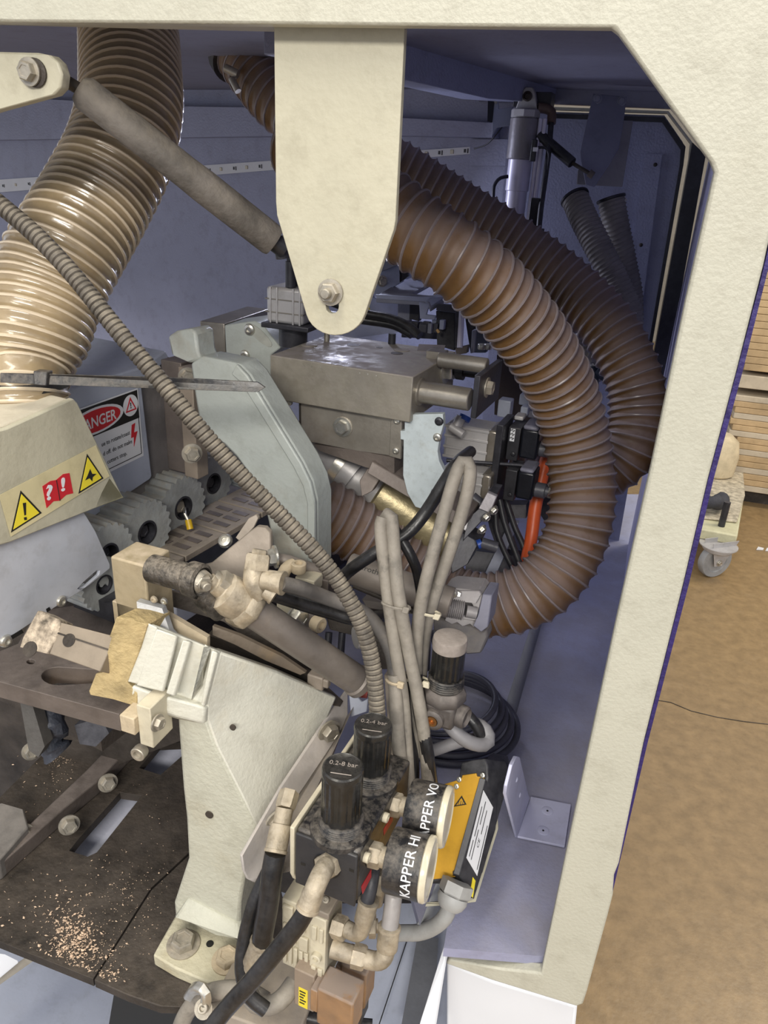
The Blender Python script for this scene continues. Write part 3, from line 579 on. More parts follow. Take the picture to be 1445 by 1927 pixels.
for c, sym in [([(38, 923), (78, 965), (20, 1002)], '!'), ([(163, 854), (194, 900), (147, 929)], 's')]:
    tri_(c, 0.0003, INK, 'sign_border'); tri_(c, 0.0006, YEL, 'yellow_triangle', 0.84)
    cx = sum(x for x, y in c)/3; cy = sum(y for x, y in c)/3+1
    g = lambda x, y: ON(cx+x, cy+y, ph+U11*0.0006, U11)+q2.n*0.0009
    if sym == '!': t.part('exclamation_mark', B().prism([g(-4, -18), (g(2, -19)), g(2, 4), g(-1, 5)], q2.n*0.0003).prism([g(-2, 9), g(3, 8), g(4, 13), g(-1, 14)], q2.n*0.0003), INK)
    else: t.part('cutter_star', B().prism([g(*p) for p in [(0, -13), (4, -4), (12, -4), (5, 2), (4, 10), (-1, 4), (-9, 8), (-5, 0)]], q2.n*0.0003), INK)
g = lambda x, y, h=0: ON(x, y, ph+U11*0.0006, U11)+q2.n*(0.0003+h)
t.part('red_book', B().prism([g(*p) for p in [(79, 915), (94, 905), (105, 903), (118, 892), (130, 890), (137, 928), (124, 931), (112, 942), (100, 943), (87, 956)]], q2.n*0.0003), RED)
t.part('question_mark', textmesh('?', lambda x, y, z, wd: g(86+x*40, 941-y*38-x*12, 0.0004+z*0.001), bold=0.03), PAPER)
t.part('exclamation_mark', textmesh('!', lambda x, y, z, wd: g(114+x*40, 924-y*34-x*12, 0.0004+z*0.001), bold=0.03), PAPER)
t.part('book_fold', B().sweep([g(105, 903, 0.0004), g(112, 942, 0.0004)], 0.0004, 4), INK)
t.done()
# toothed rollers
def roller(cx, cy, d, r, lab, nut, wd=0.046):
    t = T('toothed_roller', lab, 'roller', 'grey toothed rubber rollers in a line')
    c = P(cx, cy, d); b = B(); n = 22; N = n*6; ax = U11; x = W; y = ax.cross(x)
    vs = []
    for h in (0, -wd):
        for i in range(N):
            th = 2*math.pi*i/N; ph_ = (i % 6)/6; k = [0.90, 0.93, 0.985, 1.0, 0.985, 0.93][i % 6]
            vs.append(c+ax*h+(x*math.cos(th)+y*math.sin(th))*r*k)
    for h in (0.0, -wd):
        for i in range(N):
            th = 2*math.pi*i/N; vs.append(c+ax*h+(x*math.cos(th)+y*math.sin(th))*r*0.36)
    fs = []
    for i in range(N):
        j = (i+1) % N
        fs += [(i, j, N+j, N+i), (i, 2*N+i, 2*N+j, j), (N+i, N+j, 3*N+j, 3*N+i), (2*N+i, 3*N+i, 3*N+j, 2*N+j)]
    b.add(vs, fs); t.part('tyre', b, RUBBER)
    t.part('bush', B().lathe(c-ax*wd*0.9, ax, [(r*0.36, 0), (r*0.37, wd*0.92), (r*0.31, wd*0.92), (r*0.29, wd*0.6)], 30), BLACKM)
    if nut: t.inst('hub_nut', 'hex', BOLTM if nut == 1 else BLACKM, c-ax*0.012, ax, r*0.21, spin=nut)
    return t, c
roller(402, 910, 1.03, .040, 'toothed roller nearest the white arch, farthest in the line', 2)[0].done()
tt, c = roller(345, 956, .95, .0425, 'toothed roller with a shiny hub nut and yellow tag', 1)
tt.part('tag_arm', B().sweep([c+U11*0.002, P(348, 968, .93), P(355, 982, .93)], 0.0022, 8), BRIGHT)
tt.part('yellow_tag', B().cyl(P(354, 978, .93), P(358, 996, .93), 0.0042, n=14), M('yellow_tag', (0.75, 0.48, 0.02), 0.4), label='yellow plastic tag')
tt.done()
roller(277, 1002, .87, .040, 'toothed roller with dark hex hub left of the yellow tag', 2)[0].done()
roller(205, 1044, .80, .036, 'toothed roller peeping over the lower white guard', 2)[0].done()
roller(196, 1100, .80, .030, 'toothed roller between lower white guard and tan steel block', 0)[0].done()
roller(470, 878, 1.10, .034, 'toothed roller mostly hidden behind arch and conduit', 0)[0].done()
# conveyor track: chain pads in a row along the machine
t = T('conveyor_chain', 'brown grey conveyor chain of ribbed pads beneath the toothed rollers', 'conveyor')
zc = P(400, 1010, .93).z; e0 = PZ(333, 1056, zc); 
for i in range(9):
    c0 = e0+V11*(0.075*i-0.06)
    pd = t.part('pad', B().hexa(c0, V11*0.072, -U11*0.075, -W*0.008), PAD, bev=0.0008)
    for j in range(3):
        for k in range(2):
            t.part('groove', B().hexa(c0+V11*(0.012+j*0.02)-U11*(0.010+k*0.028)+W*0.0001, V11*0.009, -U11*0.022, W*0.0007), DARK2, parent=pd)
t.part('chain_side', B().hexa(e0-V11*0.10-W*0.008, V11*0.68, -U11*0.06, -W*0.022), BLACK)
t.part('rail', B().hexa(e0-V11*0.02-W*0.031+U11*0.012, V11*0.6, -U11*0.07, -W*0.045), PALEB, bev=0.002)
t.done()
one('conveyor_bed', 'dark steel bed carrying the conveyor chain', 'bed', B().hexa(e0-V11*0.12-W*0.08-U11*0.02, V11*0.9, -U11*0.3, -W*0.12), DARK)
# lower white guard
t = T('lower_guard', 'pale blue white slotted guard plate under the cream hood', 'guard')
pl_ = P(110, 1080, .715); fl = lambda x, y: ON(x, y, pl_, U11)
slot = [(146, 1108), (160, 1093), (182, 1074), (188, 1074), (186, 1082), (160, 1105), (150, 1114)]
t.part('guard_plate', B().prism([fl(x, y) for x, y in [(-90, 1040), (16, 1000), (150, 953), (163, 972), (180, 1000), (207, 1062), (207, 1070), (170, 1100), (85, 1155), (0, 1212), (-90, 1270)]], -U11*0.004, [[fl(x, y) for x, y in slot]]), M('guard_bluewhite', (0.47, 0.49, 0.54), 0.45, var=0.08, stain=0.25, bump=0.03), bev=0.0006)
t.part('slot_rod', B().cyl(fl(118, 1130)-U11*0.008, fl(184, 1086)-U11*0.008, 0.002), BRIGHT)
t.inst('screw', 'dome', BRIGHT, fl(115, 1131), U11, 0.0058); t.inst('screw', 'dome', BRIGHT, fl(10, 1206), U11, 0.0062)
t.part('dark_slot', B().prism([fl(x, y)+U11*0.0003 for x, y in [(86, 1146), (92, 1142), (95, 1147), (88, 1152)]], U11*0.0004).prism([fl(x, y)+U11*0.0003 for x, y in [(20, 1196), (40, 1184), (44, 1190), (22, 1203)]], U11*0.0004), INK)
t.done()
# ================================================================== FRONT LEFT: CAST BRACKET, PLATES, DECK
def facets(t, name, vs, fs, mat, th, off=-1, bev=0.001, **k):
    b = B().add([V(p) for p in vs], fs)
    return t.part(name, b, mat, bev=bev, solid=th, off=off, **k)
t = T('cast_bracket', 'big white painted cast iron bracket with ribbed arm and bolted foot', 'bracket')
Yb = -0.02
y = lambda x, yy, Y=Yb: PY(x, yy, Y)
# leg front face (greenish), thick
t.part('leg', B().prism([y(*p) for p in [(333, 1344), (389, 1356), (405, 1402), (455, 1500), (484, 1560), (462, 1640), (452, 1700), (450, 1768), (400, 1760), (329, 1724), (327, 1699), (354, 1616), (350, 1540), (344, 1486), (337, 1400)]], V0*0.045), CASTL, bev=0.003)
# white sloping cheek going back
ck = [y(388, 1326), y(389, 1356), y(405, 1402), y(455, 1500), y(484, 1560), PY(560, 1450, 0.05), PY(608, 1372, 0.09), PY(634, 1312, 0.10), PY(520, 1262, 0.045), y(414, 1226, -0.005)]
t.part('cheek', B().prism(ck, -V0*0.0+(-U0*0.4+V0*0.5-W*0.3)*0.04), CAST, bev=0.0025)
# ribbed arm top
armt = [y(279, 1171, -0.03), y(302, 1181, -0.025), y(414, 1226, -0.005), y(389, 1328), y(330, 1308), y(252, 1286, -0.035), y(241, 1280, -0.035)]
t.part('arm', B().prism(armt, (V0*0.6-W*0.5)*0.05), CAST, bev=0.002)
lip = [y(252, 1284, -0.036), y(300, 1302, -0.03), y(390, 1326, -0.02), y(389, 1357, -0.02), y(333, 1347, -0.02), y(262, 1326, -0.036), y(246, 1320, -0.037)]
t.part('front_lip', B().prism([p-V0*0.004 for p in lip], (V0*0.8-W*0.3)*0.05), CAST, bev=0.0025)
endf = [y(223, 1158, -0.04), y(245, 1163, -0.038), y(281, 1172, -0.032), y(268, 1215, -0.034), y(243, 1281, -0.037), y(262, 1300, -0.036), y(261, 1326, -0.037), y(215, 1312, -0.040), y(173, 1304, -0.042), y(171, 1297, -0.042), y(184, 1264, -0.041), y(196, 1262, -0.04), y(213, 1196, -0.04), y(209, 1196, -0.04)]
t.part('stained_end', B().prism([p-V0*0.003 for p in endf], (V0*0.8-W*0.2)*0.045), OCHRE, bev=0.002, label='brown stained end of the arm')
# ribs on the arm
def rib(a, b, c, d, h=0.005):
    t.part('arm_rib', B().prism([y(*p)-V0*0.001 for p in (a, b, c, d)], (-V0*0.8+W*0.5)*h), CAST, bev=0.0012)
rib((281, 1171, -0.03), (300, 1180, -0.028), (268, 1287, -0.035), (243, 1281, -0.036), 0.003)
rib((300, 1182, -.027), (338, 1196, -.022), (312, 1300, -.031), (262, 1288, -.035), 0.0045)
rib((350, 1203, -.018), (364, 1207, -.015), (334, 1308, -.028), (318, 1303, -.030), 0.0055)
rib((404, 1222, -.008), (415, 1227, -.006), (390, 1327, -.020), (383, 1325, -.021), 0.0055)
t.part('arm_rib', B().prism([y(388, 1216, -.011), y(398, 1220, -.009), y(362, 1318, -.024), y(382, 1290, -.016)], (-V0*0.8+W*0.5)*0.004), CAST, bev=0.0012)
# rim along top back edge of cheek
# foot
zf = y(345, 1775, -0.035).z
ft = [PZ(x, yy, zf) for x, yy in [(329, 1724), (392, 1748), (452, 1768), (530, 1795), (540, 1870), (450, 1852), (390, 1848), (330, 1822), (288, 1797), (300, 1775)]]
t.part('foot', B().prism(ft, -W*0.016), M('foot_paint', (0.56, 0.52, 0.38), 0.55, var=0.08, scale=16, stain=0.9, stainc=(0.34, 0.25, 0.12), bump=0.3), bev=0.002)
t.inst('foot_bolt', 'hex', BOLTM, PZ(345, 1778, zf), W, 0.0130); t.inst('foot_bolt', 'hex', TAN, PZ(428, 1808, zf), W, 0.0122)
t.part('foot_hole', disc(PZ(395, 1776, zf), W, 0.004, 0.0003), INK)
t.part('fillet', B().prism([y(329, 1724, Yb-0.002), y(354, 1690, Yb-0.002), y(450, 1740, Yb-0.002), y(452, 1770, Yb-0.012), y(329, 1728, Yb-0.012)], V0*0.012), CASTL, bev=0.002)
for x, yy, r, m in [(394, 1533, .0042, DARK), (438, 1369, .0030, DARK)]: t.part('hole', disc(y(x, yy, Yb-0.0005) if yy > 1500 else ON(x, yy, ck[0], (ck[4]-ck[0]).cross(ck[7]-ck[0]).normalized()), -V0, r, 0.0008, 16), m)
t.done()
# grey base plate with long slot
t = T('slotted_base_plate', 'brown grey steel plate with long oval slot left of the cast bracket', 'plate')
zp = P(120, 1290, .72).z
slt = arc(110, 1272, 32, 17, 90, 270, 10, lambda x, yy: (x, yy))+[(215, 1262), (260, 1270), (250, 1282), (200, 1284)]
t.part('plate', B().prism([PZ(x, yy, zp) for x, yy in [(-110, 1245), (0, 1225), (34, 1211), (70, 1150), (200, 1130), (340, 1250), (249, 1324), (224, 1344), (0, 1283), (-110, 1252)]], -W*0.020, [[PZ(x, yy, zp) for x, yy in slt], [PZ(x, yy, zp) for x, yy in arc(58, 1245, 8, 5, 0, 360, 10, lambda x, yy: (x, yy))[:-1]]]), DARK2, bev=0.0012)
t.done()
# rail end block
t = T('linear_rail_block', 'tan chip covered linear rail end lying against the brown stained arm', 'rail')
n_ = -(V0*0.75-W*0.66).normalized(); pr = P(150, 1210, .66)
fr_ = lambda x, yy: ON(x, yy, pr, n_)
t.part('rail_body', B().prism([fr_(x, yy) for x, yy in [(113, 1171), (213, 1197), (211, 1210), (188, 1264), (92, 1230)]], -n_*0.018), M('rail_tan', (0.26, 0.215, 0.165), 0.55, 0.2, var=0.12, dust=0.4, dustc=(0.34, 0.28, 0.21)), bev=0.001)
t.part('end_block', B().prism([fr_(x, yy)+n_*0.001 for x, yy in [(72, 1149), (80, 1150), (116, 1168), (112, 1190), (91, 1231), (38, 1218), (44, 1200)]], -n_*0.020), M('chipped_tan', (0.42, 0.35, 0.27), 0.9, var=0.5, scale=120, bump=1.0, stain=0.5, stainc=(0.15, 0.11, 0.07)), bev=0.001, label='rough end caked with sawdust')
t.part('groove', B().prism([fr_(x, yy)+n_*0.0005 for x, yy in [(110, 1190), (207, 1222), (206, 1225), (109, 1193)]], n_*0.0004), DARK)
t.part('bolt_hole', B().lathe(fr_(130, 1205), n_, [(0.006, 0), (0.006, 0.0006)], 20), DARK); t.part('bolt_hole', B().lathe(fr_(58, 1222), n_, [(0.007, 0.001), (0.007, 0.0016)], 20), DARK)
t.done()
# upper cream steel square post block
t = T('square_steel_post', 'tan square steel post standing behind the cast bracket arm', 'post')
o, (A, u, v, w_) = fbox(t, 'post', (207, 1047, .665), (273, 1062), (317, 1030), (201, 1195), M('tan_square', (0.40, 0.33, 0.21), 0.45, 0.3, var=0.12, scale=20, dust=0.9, dustc=(0.52, 0.43, 0.32)), a=6, bev=0.0018)
t.part('foot_plate', B().hexa(A+w_*0.58-u*0.1, u*0.7, v*1.0, w_*0.5), M('tan_square', ()), bev=0.001)
t.part('polished_tab', B().prism([P(257, 1132, .66), P(305, 1145, .665), P(320, 1190, .665), P(345, 1215, .665), P(260, 1175, .66)], V0*0.006), M('satin_tab', (0.36, 0.36, 0.36), 0.45, 0.3), label='polished steel tab')
t.part('side_plate', B().prism([P(305, 1150, .68), P(390, 1200, .68), P(390, 1225, .68), P(330, 1205, .68)], V0*0.005), TAN)
t.inst('screw', 'dome', BRIGHT, P(309, 1131, .665), -V0, 0.0035); t.inst('screw', 'dome', TANM, P(290, 1128, .665), -V0, 0.0035)
t.done()
# small blocks under plate
t = T('cream_clamp_block', 'small dusty cream clamp blocks under the arm of the cast bracket', 'block')
fbox(t, 'small_block', (224, 1345, .655), (252, 1352), None, (226, 1376), TAN, a=4, lv=0.02, bev=0.001)
fbox(t, 'tall_block', (256, 1326, .65), (283, 1332), (322, 1300), (265, 1400), CREAMP, a=4, bev=0.001)
t.inst('bolt', 'hex', BOLTM, P(296, 1360, .655), U6, 0.006); t.inst('bolt', 'sock', BOLTM, P(266, 1412, .68), -V0, 0.007)
t.done()
# ------------------------------------------------------------------ deck
zd = zf-0.017
z = lambda x, yy, Z=None: PZ(x, yy, zd if Z is None else Z)
t = T('machine_deck', 'dark grimy steel deck plates strewn with wood chips beside the bracket foot', 'deck')
h1 = [(130, 1601), (150, 1576), (226, 1491), (267, 1497), (182, 1604), (165, 1612)]
h2 = [(262, 1445), (300, 1400), (345, 1398), (345, 1420), (302, 1458)]
t.part('left_plate', B().prism([z(*p) for p in [(-140, 1640), (-60, 1560), (60, 1440), (140, 1360), (400, 1360), (360, 1600), (283, 1672), (175, 1842), (0, 1772), (-140, 1715)]], -W*0.012, [[z(*p) for p in h1], [z(*p) for p in h2]]), DARK, bev=0.001)
t.part('right_plate', B().prism([z(*p) for p in [(285, 1674), (362, 1602), (520, 1640), (560, 1800), (375, 1896), (300, 1893), (240, 1872), (177, 1844)]], -W*0.012), DARK, bev=0.001)
t.part('ledge_bar', B().prism([z(*p)+W*0.0 for p in [(8, 1650), (125, 1545), (185, 1495), (262, 1415), (240, 1392), (168, 1470), (60, 1575), (-30, 1640)]], W*0.022), DARK2, bev=0.002)
t.part('corner_block', B().prism([z(*p) for p in [(-80, 1680), (-80, 1575), (8, 1543), (52, 1556), (60, 1590), (5, 1655)]], W*0.03), M('grey_block', (0.20, 0.185, 0.17), 0.6, 0.2, dust=0.5, dustc=(0.3, 0.27, 0.24)), bev=0.002)
for x, yy in [(205, 1480), (133, 1560), (48, 1577), (62, 1420)]:
    t.inst('deck_bolt', 'hex', BOLTM, z(x, yy+10)+W*0.016, (U0*0.75-V0*0.6+W*0.25), 0.0095)
t.done()
one('deck_back_fill', 'dark upright fill for the shaded recess below the slotted base plate', 'plate', B().prism([PY(x, yy, 0.17) for x, yy in [(-200, 1240), (230, 1290), (350, 1320), (350, 1390), (-200, 1600)]], V0*0.01), DARK)  # dark sheet added to paint the shade of the recess behind the deck
t = T('hanging_link', 'dark steel link arm hanging below the slotted base plate', 'link')
t.part('arm', B().prism([P(38, 1322, .735), P(62, 1330, .735), P(84, 1405, .735), P(72, 1425, .735), P(54, 1412, .735)], V0*0.012), M('link_grey', (0.07, 0.065, 0.06), 0.55, 0.3))
t.part('crumpled_sleeve', B().sweep(spline([(80, 1330, .76), (100, 1360, .76), (95, 1395, .765), (110, 1415, .77)]), lambda i, k: 0.013+0.004*math.sin(i*1.7+k*12), 16), M('blue_black_rag', (0.035, 0.04, 0.055), 0.6, bump=1.0, fine=60))
t.part('small_plate', B().prism([P(140, 1365, .77), P(190, 1350, .77), P(205, 1380, .77), P(180, 1405, .77), P(150, 1400, .77)], V0*0.01), BLACKM)
t.done()
# wood chips on deck: uncountable
def heap(name, lab, spec):
    b = B()
    for cx, cy, sx, sy, n, s0, s1 in spec:
        for i in range(n):
            x = R_.gauss(cx, sx); yy = R_.gauss(cy, sy)
            lim = (1768+x*0.4 if x < 175 else 1838+(x-175)*0.42)-4
            if yy > lim or x > 270+max(0, 40-(yy-1700)*.2): continue
            if 118 < x < 275 and 1484 < yy < 1616 and yy < 1616-(x-170)*0.3: continue
            p = z(x, yy)+W*0.001; s = R_.uniform(s0, s1)*(0.5+R_.random())
            a = R_.random()*6.28; du = Vector((math.cos(a), math.sin(a), R_.uniform(-.3, .3)))*s; dv = Vector((-math.sin(a), math.cos(a), R_.uniform(-.3, .3)))*s*R_.uniform(0.3, 0.9)
            b.add([p-du*0.5, p+dv*0.5, p+du*0.6, p-dv*0.4, p+W*s*0.35], [(0, 1, 4), (1, 2, 4), (2, 3, 4), (3, 0, 4), (0, 3, 2, 1)])
    return one(name, lab, 'sawdust', b, DUSTW, kind='stuff', smooth=False)
heap('wood_chips', 'pale pink wood chips and sawdust scattered over the dark deck', [(135, 1770, 26, 32, 420, .0012, .0042), (150, 1790, 38, 30, 420, .0008, .002), (100, 1720, 55, 50, 130, .0008, .003), (250, 1720, 45, 50, 160, .0006, .002), (205, 1835, 14, 14, 70, .001, .003), (240, 1600, 60, 60, 120, .0006, .002), (110, 1425, 14, 30, 200, .0006, .0022), (60, 1500, 40, 40, 30, .001, .004), (225, 1650, 60, 40, 60, .0008, .003)])
# tilted dark panel + plate edge behind cast bracket arm
t = T('long_dust_tray', 'long brown curved dust plate running behind the cast bracket cheek', 'plate')
t.part('upper_plate', B().prism([P(300, 1135, .74), P(420, 1170, .75), P(560, 1270, .79), P(600, 1262, .80), P(470, 1150, .76), P(320, 1110, .74)], (V0-W*0.5)*0.02), DARK, bev=0.001)
t.part('curved_edge', B().prism([P(400, 1178, .715), P(450, 1196, .72), P(530, 1235, .74), P(575, 1266, .75), P(565, 1270, .75), P(500, 1243, .735), P(440, 1212, .72), P(400, 1195, .715)], V0*0.004), M('tray_brown', (0.20, 0.16, 0.12), 0.5, 0.3, stain=0.5, stainc=(0.42, 0.28, 0.12)))
t.part('lower_skirt', B().prism([P(390, 1195, .73), P(440, 1212, .73), P(575, 1270, .77), P(640, 1330, .80), P(480, 1300, .78), P(390, 1240, .75)], V0*0.01), DARK)
t.done()
t = T('upright_tab', 'tan steel tab plate standing behind the brass tee fitting', 'plate')
t.part('plate', B().prism([P(330, 1078, .78), P(395, 1062, .78), P(470, 1000, .78), P(483, 991, .78), P(500, 993, .78), P(509, 1003, .78), P(510, 1042, .78), P(498, 1075, .78), P(400, 1115, .78), P(340, 1100, .78)], V0*0.006), M('tab_tan', (0.30, 0.255, 0.21), 0.5, 0.2, dust=0.4, dustc=(0.34, 0.29, 0.24)), bev=0.001)
t.part('small_blade', B().prism([P(443, 1012, .80), P(468, 975, .80), P(482, 968, .80), P(486, 975, .80), P(478, 992, .80), P(452, 1020, .80)], V0*0.004), M('tab_tan', (0.30, 0.255, 0.21), 0.5, 0.2, dust=0.4, dustc=(0.34, 0.29, 0.24)), bev=0.0006)
t.inst('screw', 'dome', BRIGHT, P(424, 1018, .80), -V0+W, 0.008)
t.done()
# ================================================================== LONG AIR CYLINDER
t = T('long_air_cylinder', 'long dusty grey air cylinder with brass end cap sloping down right', 'air cylinder')
a, b_ = P(455, 1135, .66), P(668, 1278, .74); ax_ = (b_-a).normalized()
t.part('barrel', B().cyl(a, b_, 0.0150, cham=0.001, n=40), M('barrel_grey', (0.19, 0.165, 0.145), 0.4, 0.3, var=0.15, scale=20, stain=0.3, dust=0.4, dustc=(0.25, 0.215, 0.185)))
t.part('far_cap', B().cyl(b_, b_+ax_*0.010, 0.0165, cham=0.002, n=36), M('barrel_grey', ()))
t.part('brass_cap', B().lathe(a-ax_*0.024, ax_, [(0.012, 0), (0.017, 0.002), (0.0185, 0.012), (0.018, 0.022)], 40).lathe(a-ax_*0.003, ax_, [(0.020, 0), (0.0215, 0.003), (0.0215, 0.012), (0.020, 0.014)], 8), TANM)
t.part('nose', B().lathe(a-ax_*0.038, ax_, [(0.0075, 0), (0.0075, 0.004), (0.009, 0.005), (0.009, 0.013), (0.012, 0.016)], 30), TANM)
t.part('fork', B().hexn(P(410, 1092, .645), ax_, 0.0115, 0.022).cyl(P(398, 1088, .645), P(440, 1122, .65), 0.0085), BOLTM)
t.done()
t = T('rod_end_pin', 'black pitted pin and ball joint on the tan square steel post', 'joint')
a, b_ = P(285, 1069, .655), P(355, 1088, .640); ax_ = (b_-a).normalized()
t.part('pin', B().cyl(a, b_, 0.0125, cham=0.001, n=36), M('pitted_black', (0.05, 0.045, 0.04), 0.45, 0.3, var=0.5, scale=90, bump=0.6, stain=0.8, stainc=(0.34, 0.29, 0.23), dust=0.6, dustc=(0.35, 0.30, 0.24)))
t.part('ball_ring', B().lathe(b_, ax_, [(0.0135, 0), (0.0155, 0.002), (0.0155, 0.013), (0.0125, 0.0145), (0.0115, 0.011)], 40), M('pitted_black', ()))
t.part('ring_tail', B().sweep(spline([P(375, 1095, .64), P(385, 1125, .645), P(415, 1150, .66)]), 0.010, 18), M('pitted_black', ()))
t.part('ball', B().lathe(b_+ax_*0.008, ax_, [(0.003, 0), (0.009, 0.002), (0.0105, 0.006), (0.008, 0.010)], 28), BOLTM)
t.inst('nut', 'nut', BOLTM, b_+ax_*0.013, (ax_*0.8-V0*0.5), 0.0078, label='dusty nut with threaded end')
t.done()

one('slot_lit_sheet', 'pale lavender sheet added for the lit pan under the two deck slots', 'sheet', B().prism([PZ(x, yy, zd-0.034) for x, yy in [(60, 1640), (180, 1440), (300, 1370), (420, 1370), (330, 1500), (230, 1650)]], -W*0.003), M('lit_pan_lavender', (0.62, 0.64, 0.76), 0.5, var=0.03))  # pale sheet set close under the slots to paint the pan's lit look

t = T('lower_left_sheets', 'pale blue white base sheets with a black sheet for the shade under the deck edge', 'sheet')
t.part('gap_shade', B().prism([P(215, 1870, .97), P(420, 1900, .97), P(420, 2010, .97), P(190, 2010, .97), P(205, 1930, .97)], W*0.002), INK)  # black sheet painting the shade of the void below the deck
t.part('corner_sheet', B().prism([P(-60, 1790, .92), P(10, 1800, .92), P(34, 1812, .92), P(-60, 1890, .92)], W*0.004), WHITE)
t.part('brown_seam', B().prism([P(-60, 1880, .94), P(60, 1795, .94), P(75, 1800, .94), P(-60, 1895, .94)], W*0.002), M('seam_brown', (0.36, 0.33, 0.28), 0.6))
t.done()
# ================================================================== DOUBLE REGULATOR
t = T('double_pressure_regulator', 'dusty black double pressure regulator block with two ribbed knobs', 'regulator')
A = P(557, 1559, .60)
u = reach(A, U6, (676, 1606))-A; w_ = reach(A, W, (562, 1652))-A; v = reach(A+u, V6, (755, 1418))-(A+u)
t.part('body', B().hexa(A, u, v, w_), BLACKD, bev=0.003)
t.part('front_cover', B().hexa(A-V6*0.003+u*0.02+w_*0.03, u*0.97, V6*0.003, w_*1.0), M('smooth_black', (0.022, 0.024, 0.03), 0.45, dust=0.1), bev=0.001)
fc = lambda x, y: ON(x, y, A-V6*0.0032, V6)
for x, y in [(570, 1625), (661, 1637)]: t.part('slot', B().hexa(fc(x-4, y-3), U6*0.004, V6*0.001, -W*0.003), INK)
t.part('port_ring', B().lathe(fc(615, 1630), -V6, [(0.0115, 0), (0.012, 0.0006)], 28), INK)
def knob(c, r, h, txt):
    nz = W; b = B()
    t.part('flange', B().lathe(c, nz, [(r*1.55, -0.002), (r*1.5, 0.002), (r*1.25, 0.003)], 40), BLACKD)
    pr = [(r*1.08, 0)]
    for i in range(5): pr += [(r*1.12, 0.003+i*0.0022), (r*1.03, 0.004+i*0.0022)]
    t.part('threaded_collar', B().lathe(c, nz, pr, 36), BLACKD)
    k0 = 0.014
    kb = t.part('knob', B().lathe(c, nz, [(r*0.98, k0), (r, k0+0.001), (r*0.99, h-0.005)], 72, lambda i, hh: 1.0 if i % 6 < 4 else 0.955).lathe(c, nz, [(r*1.0, h-0.007), (r*1.02, h-0.004), (r*0.98, h-0.001), (r*0.90, h), (r*0.85, h-0.0006)], 48), KNOB)
    ct = c+nz*(h-0.0004)
    su = (U6*0.97+V6*0.25).normalized(); sv = W.cross(su)
    for s, y0, hh in txt: t.part('lettering', textmesh(s, lambda x, y, z_, wd: ct+su*(x*hh-wd*hh/2)+sv*(y0+y*hh)+W*(z_*0.0008)), KNOBT, parent=None)
    t.part('arrow', B().sweep([ct-su*r*0.5-sv*0.008+W*0.0002, ct+su*r*0.5-sv*0.008+W*0.0002], 0.0004, 5), KNOBT)
k1 = ON(641, 1556, A, W); k2 = ON(697, 1462, A, W)
r1 = 0.0163
h1 = (reach(k1, W, (643, 1442))-k1).length; h2 = (reach(k2, W, (690, 1362))-k2).length
knob(k1, r1, h1, [('0.2-8 bar', 0.001, 0.0062)])
knob(k2, r1, h2, [('0.2-4 bar', 0.001, 0.0062)])
rs = lambda x, y: ON(x, y, A+u, U6)
for x, y in [(722, 1537), (686, 1612)]: t.inst('side_screw', 'sock', CREAMP, rs(x, y), U6, 0.0042)
for x, y in [(748, 1495), (700, 1690)][:1]: t.part('side_label', B().prism([rs(722, 1560), rs(740, 1530), rs(738, 1545), rs(722, 1572)], U6*0.0004), RED)
t.part('side_label', B().prism([rs(680, 1668), rs(698, 1636), rs(698, 1650), rs(682, 1682)], U6*0.0004), RED)
t.done()
def gauge(px_c, d, word, lab, r=0.0255, ln=0.031):
    c = P(*px_c, d); t = T('pressure_gauge', lab, 'gauge', 'pressure gauges'); a = (U6*0.985+V6*0.10+W*0.04).normalized()
    t.part('case', B().lathe(c-a*ln, a, [(r*0.8, 0), (r*0.97, 0.001), (r, 0.003), (r, ln-0.001)], 48), BLACKD)
    t.part('lens', B().lathe(c-a*0.001, a, [(r*0.97, 0), (r*1.01, 0.001), (r*1.01, 0.004), (r*0.96, 0.0058), (r*0.82, 0.0062), (r*0.80, 0.0055)], 48), LENS)
    t.part('hex_fitting', B().hexn(c-a*(ln+0.016), a, 0.0105, 0.010).cyl(c-a*(ln+0.022), c-a*(ln-0.002), 0.0085), TANM)
    # lettering wrapped on the case side, reading upwards beside the lens
    up_ = (W*1.0-V6*0.4); toc = (CAM-c).normalized(); e1 = (toc-a*toc.dot(a)).normalized(); e2 = a.cross(e1)
    if e2.z < 0: e2 = -e2
    hh = 0.0115
    def f(x, y, z_, wd, hh=hh):
        th = (x*hh)/r-1.12
        q = a*(-0.0045-y*hh-0.002)
        return c+q+(e1*math.cos(th)+e2*math.sin(th))*(r+0.0002+z_*0.0012)
    b = textmesh(word, f, bold=0.004)
    t.part('lettering', b, PAPER)
    t.done()
gauge((801, 1634), .60, 'KAPPER HI', 'pressure gauge marked KAPPER HI, nearer of the two')
gauge((834, 1536), .64, 'KAPPER VO', 'pressure gauge marked KAPPER VO, behind the other one')
